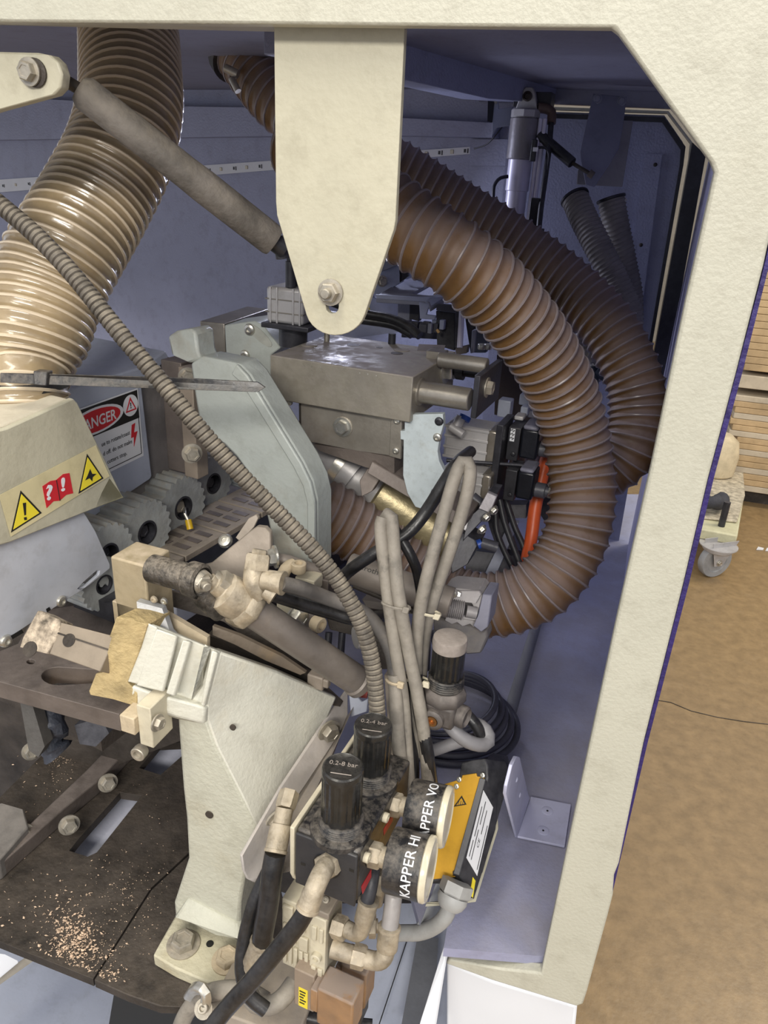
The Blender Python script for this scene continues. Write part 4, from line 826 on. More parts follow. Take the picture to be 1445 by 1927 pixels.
# mounting sheets
t = T('regulator_mount', 'cream sheet steel mount holding the regulator block to the cast bracket', 'bracket')
S0 = P(545, 1556, .600)
t.part('side_plate', B().prism([S0+V6*a_-W*b_ for a_, b_ in [(0, 0), (0, 0.052), (0.004, 0.062), (0.012, 0.068), (0.17, 0.068), (0.17, 0)]], U6*0.004), CREAMP, bev=0.001)
fl_ = [P(455, 1612, .66), P(459, 1640, .665), P(466, 1655, .67), P(480, 1662, .675), P(487, 1655, .675), P(510, 1600, .69), P(560, 1500, .73), P(640, 1380, .79), P(655, 1345, .81), P(655, 1296, .82), P(620, 1345, .79), P(530, 1480, .72)]
t.part('flange', B().prism(fl_, (V6*0.3-U6)*0.003), M('mount_grey', (0.42, 0.39, 0.37), 0.5, dust=0.4, var=0.1, dustc=(0.5, 0.44, 0.38)), bev=0.001)
t.part('web', B().prism([P(487, 1655, .675), P(545, 1640, .66), P(560, 1560, .66), P(665, 1330, .81), P(655, 1345, .81), P(560, 1500, .74), P(510, 1600, .70)], V6*0.002), M('mount_dark', (0.24, 0.215, 0.20), 0.6, dust=0.4))
t.part('tip', B().prism([P(655, 1296, .81), P(664, 1276, .81), P(669, 1290, .81), P(670, 1310, .81), P(680, 1322, .81), P(692, 1316, .81), P(690, 1340, .81), P(660, 1350, .81)], V6*0.003), PALEB, bev=0.001)
t.inst('bolt', 'hex', BOLTM, P(619, 1376, .775), U6-V6*0.6, 0.0095); t.inst('bolt', 'hex', BOLTM, P(522, 1545, .70), U6-V6*0.6, 0.0095)
t.done()
# ------------------------------------------------------------------ valve block
t = T('valve_block', 'dusty cream ribbed valve block below the regulator front', 'valve block')
A = P(530, 1690, .665); u = reach(A, U6, (620, 1720))-A; w_ = reach(A, W, (533, 1812))-A; v = V6*0.03
t.part('body', B().hexa(A, u, v, w_), CREAMP, bev=0.0012)
t.part('end_section', B().hexa(A+u*0.66-V6*0.004, u*0.34, v*1.1, w_*1.02), CREAMP, bev=0.001)
t.part('top_cap', B().hexa(A+u*0.70-V6*0.003+W*0.001, u*0.34, v*1.1, W*0.007), M('cap_grey', (0.27, 0.23, 0.19), 0.6, dust=0.4), bev=0.001)
t.inst('cap_screw', 'dome', BOLTM, A+u*0.85+W*0.008+v*0.3, W-V6*0.6, 0.0035)
for f, g, a_, b_ in [(0.05, 0.05, .22, .18), (0.34, 0.05, .2, .3), (0.05, .33, .12, .25), (0.22, .33, .12, .25), (0.40, .42, .2, .2), (0.05, .64, .08, .28), (0.17, .64, .08, .28), (0.29, .64, .08, .28), (0.41, .64, .08, .28), (0.53, .64, .08, .28), (.72, .12, .1, .2), (.88, .12, .08, .2), (.72, .72, .1, .2), (.86, .72, .1, .2)]:
    off = 0.0045 if f > .65 else 0.001
    t.part('rib', B().hexa(A+u*f+w_*g-V6*(off+0.0018), u*a_, V6*0.003, w_*b_), CREAMP, bev=0.0008)
for f, g in [(.42, .36), (.5, .5), (.12, .1)]: t.part('boss', B().lathe(A+u*f+w_*g, -V6, [(0.004, 0), (0.004, 0.002), (0.002, 0.002), (0.002, 0.001)], 20), CREAMP)
t.inst('hex_socket_screw', 'sock', CREAMP, A+u*0.84+w_*0.55-V6*0.004, -V6, 0.0048)
t.done()
def fitting(name_t, segs, lab, collars=(), hexes=()):
    t = T('air_fitting', lab, 'fitting', 'dust covered brass air fittings')
    for cp, r in segs: t.part('elbow_body', B().sweep(spline(cp, 0.003), r, 20), TANM)
    for a_, b_, r in collars:
        a_, b_ = V(a_), V(b_); ax_ = (b_-a_).normalized(); L_ = (b_-a_).length
        t.part('collar', B().lathe(a_, ax_, [(r*0.96, 0), (r, 0.001), (r, L_-0.003), (r*1.08, L_-0.003), (r*1.08, L_-0.0005), (r*0.8, L_)], 28), TANM)
    for a_, b_, r in hexes:
        a_, b_ = V(a_), V(b_); t.part('hex_nut', B().hexn(a_, b_-a_, r, (b_-a_).length), TANM)
    t.done()
fitting('f', [([(612, 1632, .585), (602, 1650, .57), (594, 1668, .565), (586, 1690, .565)], .0078)], 'brass elbow on the front face of the black regulator block', [((590, 1678, .566), (578, 1712, .567), .0085)], [((622, 1622, .598), (611, 1634, .588), .0108)])
fitting('f', [([(652, 1748, .655), (672, 1756, .65), (682, 1746, .645), (688, 1718, .64)], .0072)], 'brass elbow on upper right port of the cream valve block', [((684, 1735, .643), (694, 1694, .64), .0085)], [((630, 1742, .66), (652, 1750, .655), .0105)])
fitting('f', [([(625, 1785, .655), (665, 1797, .65), (705, 1808, .645), (722, 1802, .64), (728, 1780, .64), (731, 1765, .64)], .0078)], 'long brass elbow on lower right port of the cream valve block', [((728, 1786, .64), (733, 1742, .638), .0092)], [((664, 1797, .65), (688, 1804, .648), .0105)])
fitting('f', [([(690, 1745, .67), (712, 1742, .67)], .006), ([(700, 1700, .66), (712, 1665, .66)], .0075)], 'brass fitting half hidden behind the lower gauge', [((702, 1700, .66), (715, 1638, .66), .0085)], [((694, 1742, .67), (708, 1742, .67), .0105)])
fitting('f', [([(536, 1520, .66), (529, 1555, .655), (524, 1575, .65)], .0078)], 'brass fitting left of the cream mounting plate', [((529, 1552, .655), (518, 1606, .645), .0095)], [((545, 1490, .67), (536, 1522, .66), .009)])
fitting('f', [([(497, 1775, .66), (488, 1800, .66), (478, 1822, .665)], .0095)], 'brass fitting at the foot of the left black tube', [((478, 1815, .664), (495, 1770, .66), .0105)], [])
fitting('f', [([(490, 1120, .655), (478, 1098, .65), (480, 1068, .65), (485, 1045, .65)], .0095)], 'brass tee fitting on the end cap of the long air cylinder', [((497, 1092, .65), (535, 1098, .645), .0098), ((500, 1110, .65), (518, 1122, .65), .008)], [((483, 1072, .65), (487, 1042, .65), .0115), ((487, 1045, .65), (489, 1034, .65), .007)])
# solenoid coils under the block
t = T('solenoid_coil', 'brown dusty solenoid with small yellow label below the valve block', 'solenoid')
A = P(553, 1822, .675); u = reach(A, U6, (592, 1838))-A; w_ = reach(A, W, (560, 1888))-A
t.part('body', B().hexa(A, u, V6*0.03, w_), M('solenoid_brown', (0.27, 0.21, 0.16), 0.6, dust=0.5, var=0.12), bev=0.0012)
t.part('yellow_label', B().hexa(A+u*0.25+w_*0.45-V6*0.0004, u*0.45, V6*0.0005, w_*0.52), YEL, label='yellow label')
for i in range(5): t.part('label_print', B().hexa(A+u*(0.30+0.02*(i % 2))+w_*(0.52+i*0.08)-V6*0.0007, u*(0.3-0.05*(i % 3)), V6*0.0004, w_*0.03), INK)
t.done()
for k, (a_, uu, ww, lab) in enumerate([((596, 1860, .66), (668, 1882), (600, 1925), 'amber solenoid plug with dusty top at the bottom edge'), ((640, 1815, .70), (690, 1835), (642, 1880), 'amber solenoid plug behind, under the long brass elbow')]):
    t = T('solenoid_plug', lab, 'connector', 'amber solenoid plugs')
    A = P(*a_); u = reach(A, U6, uu)-A; w_ = reach(A, W, ww)-A
    t.part('plug', B().hexa(A, u, V6*0.025, w_), AMBER, bev=0.002)
    t.part('step', B().hexa(A-u*0.18+w_*0.1, u*0.2, V6*0.02, w_*0.6), AMBER, bev=0.001)
    t.part('boot', B().hexa(A+u*0.1+w_*1.0, u*0.8, V6*0.02, w_*0.5), BLACK if k else AMBER, bev=0.002); t.done()
# ------------------------------------------------------------------ single regulator
t = T('single_pressure_regulator', 'small dusty pressure regulator with grey topped knob standing alone', 'regulator')
c = P(838, 1290, .70); kt = reach(c, W, (843, 1197)); hh = (kt-c).length; r = 0.0158
pr = [(r*1.05, 0.001)]
for i in range(5): pr += [(r*1.08, 0.002+i*0.0024), (r*1.0, 0.003+i*0.0024)]
t.part('threaded_collar', B().lathe(c, W, pr, 36), BLACKD)
t.part('knob', B().lathe(c, W, [(r*0.95, 0.013), (r*0.98, 0.014), (r*0.97, hh-0.006)], 72, lambda i, h_: 1.0 if i % 6 < 4 else 0.95), KNOB)
t.part('knob_cap', B().lathe(c, W, [(r*1.0, hh-0.012), (r*1.02, hh-0.005), (r*0.97, hh-0.001), (r*0.85, hh)], 44), KNOBT)
t.part('scalloped_nut', B().lathe(c-W*0.014, W, [(r*1.25, 0), (r*1.32, 0.002), (r*1.3, 0.010), (r*1.1, 0.014)], 72, lambda i, h_: 1-0.07*abs(math.sin(i*math.pi/9))), M('nut_greybrown', (0.08, 0.07, 0.065), 0.5, dust=0.8, dustc=(0.30, 0.26, 0.23)))
t.part('valve_body', B().boxc(c-W*0.026, U6*0.030, V6*0.030, W*0.026), M('nut_greybrown', ()), bev=0.004)
pc = c-W*0.028
t.part('port_boss', B().lathe(pc-V6*0.014-U6*0.004, -V6, [(0.0105, 0), (0.0105, 0.006), (0.0085, 0.0075), (0.006, 0.0075), (0.0055, 0.004)], 28), M('nut_greybrown', ()))
t.part('brass_port', B().lathe(pc-V6*0.018-U6*0.004, -V6, [(0.0052, 0), (0.0052, 0.004), (0.003, 0.004), (0.0025, 0.001)], 20), M('copper', (0.45, 0.22, 0.08), 0.35, 0.8), label='small brass threaded port')
t.part('side_port', B().lathe(pc+U6*0.013, (U6-V6*0.2), [(0.011, 0), (0.011, 0.010), (0.009, 0.012), (0.007, 0.009)], 28), M('nut_greybrown', ()))
t.done()
# ------------------------------------------------------------------ air tubes
tube('air_tube', 'dust coated tube folded in a tall loop up to the curved guard', 'tube', [(790, 1420, .72), (785, 1330, .71), (783, 1240, .70), (790, 1150, .69), (810, 1060, .68), (836, 965, .68), (855, 900, .68), (870, 868, .68), (882, 872, .68), (884, 900, .68), (872, 955, .685), (845, 1040, .69), (818, 1120, .70), (800, 1190, .71), (792, 1280, .72), (796, 1400, .73)], .0062, TUBEG, 'looped air tubes')
tube('air_tube', 'dust coated tube in the shorter loop left of the tall one', 'tube', [(770, 1480, .70), (765, 1400, .70), (758, 1310, .69), (742, 1210, .68), (728, 1110, .675), (719, 1030, .67), (716, 990, .67), (720, 974, .67)], .0058, TUBEG, 'looped air tubes')
tube('air_tube', 'dust coated tube with black scratches rising beside the shorter loop', 'tube', [(806, 1480, .71), (800, 1400, .70), (786, 1310, .69), (766, 1210, .68), (750, 1120, .67), (742, 1040, .67), (738, 990, .67), (736, 972, .67), (730, 968, .672), (722, 985, .68)], .0062, TUBEG, 'looped air tubes')
tube('air_tube', 'black tube crossing behind both loops up to the curved guard', 'tube', [(640, 1090, .74), (665, 1068, .72), (715, 1035, .71), (765, 1005, .71), (800, 965, .71), (835, 910, .70), (860, 872, .70), (885, 850, .78)], .0062, TUBEB, 'looped air tubes')
tube('air_tube', 'black tube bending down right behind the shorter loop', 'tube', [(735, 985, .71), (752, 1010, .71), (775, 1050, .71), (788, 1090, .72), (800, 1180, .74), (800, 1260, .75)], .0052, TUBEB, 'looped air tubes')
tube('air_tube', 'grey black tube from the brass tee passing under the conduit', 'tube', [(530, 1098, .645), (570, 1108, .66), (620, 1127, .69), (680, 1150, .70), (715, 1185, .70), (738, 1235, .69), (744, 1290, .69), (747, 1360, .69), (755, 1430, .70), (765, 1500, .70)], .0068, M('tube_greyblack', (0.09, 0.085, 0.082), 0.45, var=0.3, dust=0.7, dustc=(0.25, 0.22, 0.19)), 'tubes from the brass tee')
tube('air_tube', 'black speckled tube below, from the brass tee to the far side', 'tube', [(512, 1118, .66), (560, 1134, .68), (620, 1152, .70), (680, 1165, .72), (760, 1150, .80)], .0065, TUBEB, 'tubes from the brass tee')
tube('air_tube', 'glossy black tube descending between loops and lone regulator', 'tube', [(782, 1270, .70), (790, 1340, .70), (803, 1410, .70), (815, 1500, .72)], .0063, TUBEB)
tube('air_tube', 'glossy black tube behind the zip tied bundle', 'tube', [(762, 1270, .715), (768, 1360, .715), (778, 1440, .715), (775, 1500, .72)], .0058, TUBEB)
tube('air_tube', 'grey tube end with tan sleeve beside the conduit end', 'tube', [(742, 1270, .685), (746, 1330, .685), (750, 1400, .69), (760, 1470, .70)], .0064, TUBEG)
tube('air_tube', 'short black tube hanging left of the valve block, inner one', 'tube', [(518, 1606, .645), (512, 1640, .645), (505, 1700, .65), (496, 1750, .655), (492, 1778, .66)], .0092, TUBEB)
tube('air_tube', 'long thin black tube hanging left of the valve block, outer one', 'tube', [(522, 1606, .665), (500, 1650, .665), (478, 1700, .665), (462, 1760, .67), (455, 1810, .67), (458, 1845, .67), (470, 1875, .67), (500, 1900, .67)], .0066, TUBEB)
tube('air_tube', 'black tube slanting from front elbow to the bottom edge', 'tube', [(578, 1710, .566), (560, 1740, .57), (520, 1790, .58), (470, 1850, .59), (420, 1905, .60), (380, 1960, .60)], .0072, TUBEB)
tube('air_tube', 'clear tube rising from the upper right elbow of valve block', 'tube', [(690, 1700, .64), (697, 1670, .64), (702, 1640, .645), (708, 1615, .66)], .0062, BLACK)
tube('air_tube', 'grey tube rising behind the lower gauge from the long elbow', 'tube', [(733, 1745, .638), (738, 1710, .64), (741, 1680, .645), (745, 1640, .68)], .0075, M('tube_smoke', (0.30, 0.28, 0.27), 0.35, var=0.2))
tube('air_tube', 'grey tube loop leaving the lone regulator towards the left', 'tube', [(832, 1345, .715), (852, 1372, .71), (880, 1395, .71), (908, 1402, .715), (920, 1392, .72), (912, 1372, .725), (895, 1362, .73)], .0068, M('tube_plain_grey', (0.22, 0.215, 0.225), 0.5))
tube('air_tube', 'grey tube running from the small loop under the lone regulator', 'tube', [(900, 1378, .735), (908, 1390, .74), (880, 1392, .745), (850, 1400, .75), (812, 1413, .755), (780, 1420, .76)], .0062, M('tube_plain_grey', ()))
tube('air_tube', 'black tube dropping from the side port of the lone regulator', 'tube', [(868, 1338, .725), (885, 1352, .72), (900, 1372, .72), (908, 1390, .722)], .0058, TUBEB)
tube('cable', 'light grey cable curving out of the gland on the gold switch', 'cable', [(846, 1704, .70), (838, 1725, .70), (815, 1745, .71), (785, 1755, .72), (750, 1756, .73), (720, 1765, .75)], .0075, TUBEC)
tube('cable', 'dusty grey cable loop under the valve block at the bottom', 'cable', [(470, 1872, .70), (480, 1888, .69), (505, 1893, .69), (530, 1880, .69), (553, 1850, .70)], .0085, TUBEG)
tube('cable', 'dusty grey cable arching over the pipe clamp at the bottom', 'cable', [(330, 1960, .76), (352, 1905, .75), (385, 1872, .74), (430, 1862, .73), (470, 1868, .725), (500, 1885, .72)], .0085, TUBEG)
tube('cable', 'black cable running along the bottom edge right of the clamp', 'cable', [(500, 1895, .74), (560, 1910, .74), (620, 1922, .74), (700, 1930, .74)], .006, TUBEB)
def zipt(pc, d, rx, lab, mat, an=0.0):
    c = P(*pc, d); a_ = (W+V6*0.25+U6*an).normalized(); x = U6; yv = a_.cross(x).normalized()
    t = T('zip_tie', lab, 'zip tie', 'zip ties on the air tubes')
    pts = [c+(x*math.cos(k*math.pi/8)*rx+yv*math.sin(k*math.pi/8)*0.0085) for k in range(17)]
    t.part('band', B().sweep(pts, 0.0014, 6), mat); t.part('head', B().boxc(c+x*rx*0.9-yv*0.006*(1 if yv.y > 0 else -1), x*0.006, yv*0.004, a_*0.006), mat, bev=0.0008); t.done()
zipt((745, 1139), .672, .013, 'dusty dark zip tie holding the two tubes of the shorter loop', TUBEG, 0.2)
zipt((805, 1152), .695, .012, 'pale zip tie holding the two strands of the tall loop', CREAMP, 0.25)
zipt((775, 1275), .70, .018, 'pale zip tie round the bundle left of the lone regulator', CREAMP, -0.2)
zipt((744, 1281), .686, .008, 'tan zip tie round the sleeved tube end beside the conduit', TAN)
t = T('pipe_clamp', 'bright metal pipe clamp with socket screw at the bottom edge', 'clamp')
c = P(378, 1885, .715)
t.part('band', B().sweep(spline([P(352, 1875, .73), P(362, 1862, .715), P(378, 1862, .705), P(386, 1875, .705), P(384, 1895, .71)]), lambda i, k: 0.0035 if 0.2 < k < 0.8 else 0.006, 10), BRIGHT)
t.part('tab', B().lathe(P(384, 1898, .712), (W-V0), [(0.0085, 0), (0.009, 0.001), (0.009, 0.002)], 28), BOLTM); t.inst('screw', 'sock', BOLTM, P(384, 1896, .708), (W-V0), 0.005)
t.done()
t = T('lower_machine_block', 'dusty grey machine block under the foot of the cast bracket', 'block')
fbox(t, 'block', (392, 1898, .73), (560, 1950), None, (395, 1990), M('lower_dusty', (0.30, 0.26, 0.22), 0.7, dust=0.5), a=0, lv=0.08, bev=0.002); t.done()
# ================================================================== GOLD SWITCH AND L BRACKET
t = T('l_bracket', 'lavender painted steel angle bracket screwed to the cabinet ledge', 'bracket')
zl = 0.7765
bs = [PZ(x, y, zl) for x, y in [(973, 1577), (998, 1502), (1074, 1517), (1062, 1596)]]
LB = M('l_bracket_paint', (0.46, 0.47, 0.62), 0.4, var=0.05, bump=0.03)
t.part('base', B().prism(bs, W*0.003), LB, bev=0.0006)
e0_, e1_ = bs[0], bs[1]; pn = (e1_-e0_).cross(W).normalized()
t.part('upright', B().prism([ON(x, y, e0_, pn) for x, y in [(973, 1577), (997, 1502), (994, 1494), (978, 1425), (972, 1424), (964, 1440), (954, 1480), (952, 1495)]], pn*0.003 if pn.x < 0 else -pn*0.003), LB, bev=0.0006)
for x, y in [(972, 1467), (978, 1496)]: t.inst('rivet', 'rivet', LB, ON(x, y, e0_, pn), pn if pn.x > 0 else -pn, 0.0028)
for x, y in [(1030, 1526), (1022, 1563)]:
    t.inst('washer', 'washer', LB, PZ(x, y, zl+0.003), W, 0.0065); t.part('screw_hole', disc(PZ(x, y, zl+0.0036), W, 0.0012, 0.0004, 10), INK)
t.done()
t = T('gold_switch', 'gold and black safety switch box with white rating label', 'switch')
pg_ = P(860, 1550, .72)
gn = (-V0*0.75+W*0.55-U0*0.25).normalized()
go = lambda x, y: ON(x, y, pg_, gn)
gold = [(831, 1477), (858, 1469), (869, 1463), (869, 1459), (896, 1455), (897, 1461), (911, 1463), (866, 1641), (858, 1636), (851, 1640), (851, 1648), (862, 1650), (813, 1655), (790, 1655)]
body = [(861, 1469), (866, 1435), (886, 1430), (910, 1427), (916, 1440), (917, 1465), (866, 1642), (861, 1651), (800, 1664), (812, 1600)]
t.part('body', B().prism([go(x, y)-gn*0.002 for x, y in body], -gn*0.024+U0*0.022*0.6), BLACK, bev=0.0012)
t.part('gold_cover', B().prism([go(x, y) for x, y in gold], -gn*0.003), GOLD, bev=0.0006)
for x, y in [(859, 1480), (908, 1459), (864, 1467)]: t.inst('screw', 'dome', BRIGHT, go(x, y), gn, 0.0028)
tr_ = [(869, 1497), (878, 1514), (854, 1518)]; cx_, cy_ = 867, 1510
t.part('warning_triangle', B().prism([go(x, y)+gn*0.0002 for x, y in tr_], gn*0.0003, [[go(cx_+(x-cx_)*.68, cy_+(y-cy_)*.68)+gn*0.0002 for x, y in tr_]]), INK)
for dx in (-4, 0, 4): t.part('heat_mark', B().sweep([go(cx_+dx-1, cy_+4)+gn*0.0004, go(cx_+dx+1, cy_-3)+gn*0.0004], 0.0003, 4), INK)
sd = [(912, 1468), (932, 1500), (929, 1560), (891, 1694), (866, 1650)]
sa, sb, sc_ = go(914, 1468), go(866, 1650), None
sn = U0*0.9-V0*0.1+W*0.15; sp = sa+gn*0.0
side = lambda x, y: ON(x, y, sa, (sb-sa).cross(-gn*0.024+U0*0.0132).normalized())
t.part('side_body', B().prism([side(x, y) for x, y in [(914, 1466), (936, 1500), (933, 1560), (892, 1692), (864, 1648)]], -U0*0.006), BLACK, bev=0.0006)
sN = (sb-sa).cross(-gn*0.024+U0*0.0132).normalized(); sN = sN if (CAM-sa).dot(sN) > 0 else -sN
t.part('white_label', B().prism([side(x, y)+sN*0.0003 for x, y in [(909, 1487), (927, 1519), (897, 1648), (877, 1614)]], sN*0.0003), PAPER)
lab = [side(*p)+sN*0.0008 for p in [(877, 1614), (909, 1487), (927, 1519), (897, 1648)]]
def lf(x, y): return (lab[0].lerp(lab[1], x)).lerp(lab[3].lerp(lab[2], x), y)
t.part('label_lettering', textmesh('CE', lambda x, y, z_, wd: lf(0.30+x*0.11, 0.62-y*0.22)), INK)
for i, (x0, x1) in enumerate([(.06, .3), (.36, .8), (.06, .5), (.58, .92), (.5, .85), (.06, .7)]):
    yy = (.12, .14, .30, .32, .56, .86)[i]
    t.part('label_print', B().prism([lf(x0, yy), lf(x1, yy), lf(x1, yy+0.035), lf(x0, yy+0.035)], sN*0.0002), INK)
t.part('yellow_label', B().prism([side(x, y)+sN*0.0003 for x, y in [(889, 1650), (894, 1657), (889, 1689), (883, 1683)]], sN*0.0003), YEL, label='yellow label')
t.part('hinge_arm', B().prism([P(914, 1440, .78), P(925, 1434, .79), P(952, 1440, .80), P(956, 1455, .80), P(950, 1487, .80), P(930, 1484, .79), P(916, 1460, .78)], V0*0.015), BLACKM, bev=0.001)
t.inst('hinge_screw', 'rivet', BLACKM, P(935, 1453, .785), -V0, 0.005)
t.part('back_sheet', B().prism([P(892, 1692, .735), P(932, 1505, .745), P(935, 1500, .745), P(937, 1560, .745), P(895, 1697, .735), P(860, 1702, .72), P(800, 1706, .72), P(802, 1701, .72)], V0*0.002), CREAM2)
g0 = P(862, 1660, .70); gd = (P(846, 1706, .695)-g0).normalized()
t.part('gland_nut', B().hexn(g0, gd, 0.0155, 0.012), GREYP)
t.part('gland_dome', B().lathe(g0+gd*0.012, gd, [(0.014, 0), (0.0145, 0.004), (0.012, 0.010), (0.009, 0.013)], 30), GREYP)
t.done()
t = T('white_edge_plate', 'thin white upright sheet edge left of the cream sill', 'plate')
t.part('sheet', B().prism([P(789, 1927, .72), P(846, 1744, .74), P(851, 1740, .745), P(852, 1752, .745), P(836, 1810, .73), P(812, 1960, .72), P(796, 1960, .72)], V0*0.004+U0*0.002), WHITE, bev=0.0008); t.done()
t = T('lower_front_panel', 'pale grey sloping panel seen through the gap below the valve block', 'panel')
t.part('panel', B().prism([P(640, 1700, .98), P(850, 1700, .98), P(850, 1960, .86), P(560, 1960, .86)], -W*0.005), PALEB)
t.part('seam', B().sweep([P(768, 1763, .945), P(712, 1932, .86)], 0.0008, 4), INK)
t.part('dark_channel', B().prism([P(785, 1765, .93), P(825, 1765, .93), P(815, 1930, .85), P(755, 1930, .85)], -W*0.004), M('channel_grey', (0.14, 0.145, 0.16), 0.5)); t.done()
# ================================================================== SIDE CYLINDERS AND BLACK SWITCHES
t = T('air_cylinder_pair', 'two stacked ribbed aluminium air cylinders with a black end plate', 'air cylinder')
def rbody(A, pu, pw, lv=0.045):
    A = P(*A); u = reach(A, U6, pu)-A; w_ = reach(A, W, pw)-A; v = V6*lv
    cb = t.part('cylinder_body', B().hexa(A, u, v, w_), SILVER, bev=0.004)
    for f in (0.02, 0.30, 0.62, 0.9): t.part('rib', B().hexa(A+w_*f-V6*0.0015, u, V6*0.002, w_*0.08), SILVER, bev=0.0006)
    t.part('end_cap', B().hexa(A+u*0.82-V6*0.002-w_*0.02, u*0.19, v*1.05, w_*1.04), STEEL, bev=0.003)
    return A, u, w_
A1, u1, w1 = rbody((838, 796, .97), (938, 806), (836, 860))
A3, u3, w3 = rbody((832, 878, .97), (926, 886), (830, 940))
t.part('black_plate', B().hexa(A1+u1*0.99+W*0.012-V6*0.008, U6*0.009, V6*0.055, w1+w3-W*0.028), BLACKM, bev=0.001)
t.part('push_fitting', B().cyl(P(868, 785, .95), P(858, 803, .95), 0.0065, n=18).cyl(P(848, 802, .95), P(872, 818, .945), 0.006, n=18), SILVER)
t.part('blue_ring', B().cyl(P(876, 783, .95), P(872, 791, .95), 0.0078, n=18), M('blue_ring', (0.02, 0.07, 0.35), 0.4), label='blue release ring')
t.part('tie_rod', B().cyl(P(840, 866, .96), P(985, 876, .96), 0.0025, n=10), BLACKM)
t.done()
def sensor(A, pu, pw, lab):
    t = T('limit_switch', lab, 'switch', 'black limit switches on the end plate')
    A = P(*A); u = reach(A, U6, pu)-A; w_ = reach(A, W, pw)-A; v = V6*0.035
    t.part('housing', B().hexa(A, u, v, w_), M('gloss_black', (0.008, 0.009, 0.014), 0.3), bev=0.003)
    t.part('grey_cap', B().hexa(A-w_*0.12+u*0.06, u*0.85, v*1.1, w_*0.16), M('cap_lilac', (0.20, 0.20, 0.26), 0.5), bev=0.003)
    t.part('back_block', B().hexa(A-u*0.72+w_*0.02, u*0.68, v*1.2, w_*1.12), BLACK, bev=0.001)
    c = A+u*1.0+v*0.5+w_*0.72
    t.part('plunger', B().cyl(c, c+U6*0.014, 0.010, cham=0.001, n=24).cyl(c+U6*0.014, c+U6*0.018, 0.0075, n=20), M('cap_dark', (0.07, 0.07, 0.085), 0.4))
    t.part('nut', B().hexn(c+U6*0.018, U6, 0.0085, 0.006).cyl(c+U6*0.024, c+U6*0.036, 0.006, n=16), BRIGHT)
    t.inst('screw', 'dome', BLACK, A-u*0.3+w_*0.9-V6*0.001, -V6, 0.003)
    return t, A, u, w_
t, A, u, w_ = sensor((982, 806, .95), (1016, 810), (979, 862), 'black limit switch with logo panel, upper of the two')
t.part('white_panel', B().hexa(A-u*0.60+w_*0.06-V6*0.0006, u*0.26, V6*0.0006, w_*0.42), PAPER)
for i in range(3): t.part('logo_stroke', B().sweep([A-u*0.58+w_*(0.12+i*0.13)-V6*0.001, A-u*0.48+w_*(0.07+i*0.13)-V6*0.001, A-u*0.46+w_*(0.16+i*0.13)-V6*0.001, A-u*0.37+w_*(0.10+i*0.13)-V6*0.001], 0.0008, 4), INK)
t.done()
sensor((975, 886, .95), (1007, 890), (972, 938), 'black limit switch just under the other, lower of the two')[0].done()
t = T('grey_connector_blocks', 'lavender grey connector pieces above the upper limit switch', 'connector')
for a_, pu, pw, m in [((938, 752, 1.0), (962, 752), (944, 785), PALEB), ((980, 765, .98), (994, 766), (980, 782), PALEB), ((968, 782, .955), (985, 784), (968, 790), SILVER), ((993, 773, .99), (1020, 778), (993, 786), M('cap_lilac', ())), ((1002, 786, 1.0), (1030, 790), (1002, 812), BLACK), ((978, 742, 1.02), (998, 742), (978, 762), PALEB)]:
    A = P(*a_); u = reach(A, U6, pu)-A; w_ = reach(A, W, pw)-A; t.part('connector', B().hexa(A, u, V6*0.02, w_), m, bev=0.0015)
t.done()
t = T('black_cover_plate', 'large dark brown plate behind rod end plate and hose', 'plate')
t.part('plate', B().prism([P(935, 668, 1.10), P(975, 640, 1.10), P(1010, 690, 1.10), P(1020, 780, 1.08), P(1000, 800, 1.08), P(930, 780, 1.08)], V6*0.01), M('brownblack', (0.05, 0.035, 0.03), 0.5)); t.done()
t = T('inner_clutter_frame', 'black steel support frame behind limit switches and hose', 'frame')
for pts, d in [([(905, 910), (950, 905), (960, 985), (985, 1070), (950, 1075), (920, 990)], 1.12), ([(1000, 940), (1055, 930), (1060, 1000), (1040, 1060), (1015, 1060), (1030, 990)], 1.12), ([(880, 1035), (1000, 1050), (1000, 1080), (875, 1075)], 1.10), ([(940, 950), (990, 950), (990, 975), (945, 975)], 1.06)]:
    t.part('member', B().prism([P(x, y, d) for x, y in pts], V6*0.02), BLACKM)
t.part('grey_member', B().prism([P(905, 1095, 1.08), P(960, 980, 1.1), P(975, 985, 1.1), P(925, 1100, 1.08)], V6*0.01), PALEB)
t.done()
tube('orange_tube', 'bright orange tube beside the limit switches inside the hose loop', 'tube', [(1030, 800, 1.02), (1034, 840, 1.02), (1024, 880, 1.03), (1008, 950, 1.03), (1000, 1010, 1.03), (988, 1070, 1.02)], .009, ORANGE)
for k, (cp, lab) in enumerate([([(940, 940, 1.0), (950, 985, 1.0), (970, 1040, 1.0), (985, 1080, 1.0)], 'black cable nearest the dark angled block'), ([(932, 950, 1.02), (935, 1000, 1.02), (955, 1050, 1.02), (975, 1085, 1.02)], 'black cable left of the two other hanging ones'), ([(950, 935, 1.03), (968, 990, 1.03), (985, 1030, 1.03), (995, 1080, 1.03)], 'black cable right of the two other hanging ones')]):
    tube('hanging_cable', lab, 'cable', cp, .0042, BLACK, 'hanging black cables')
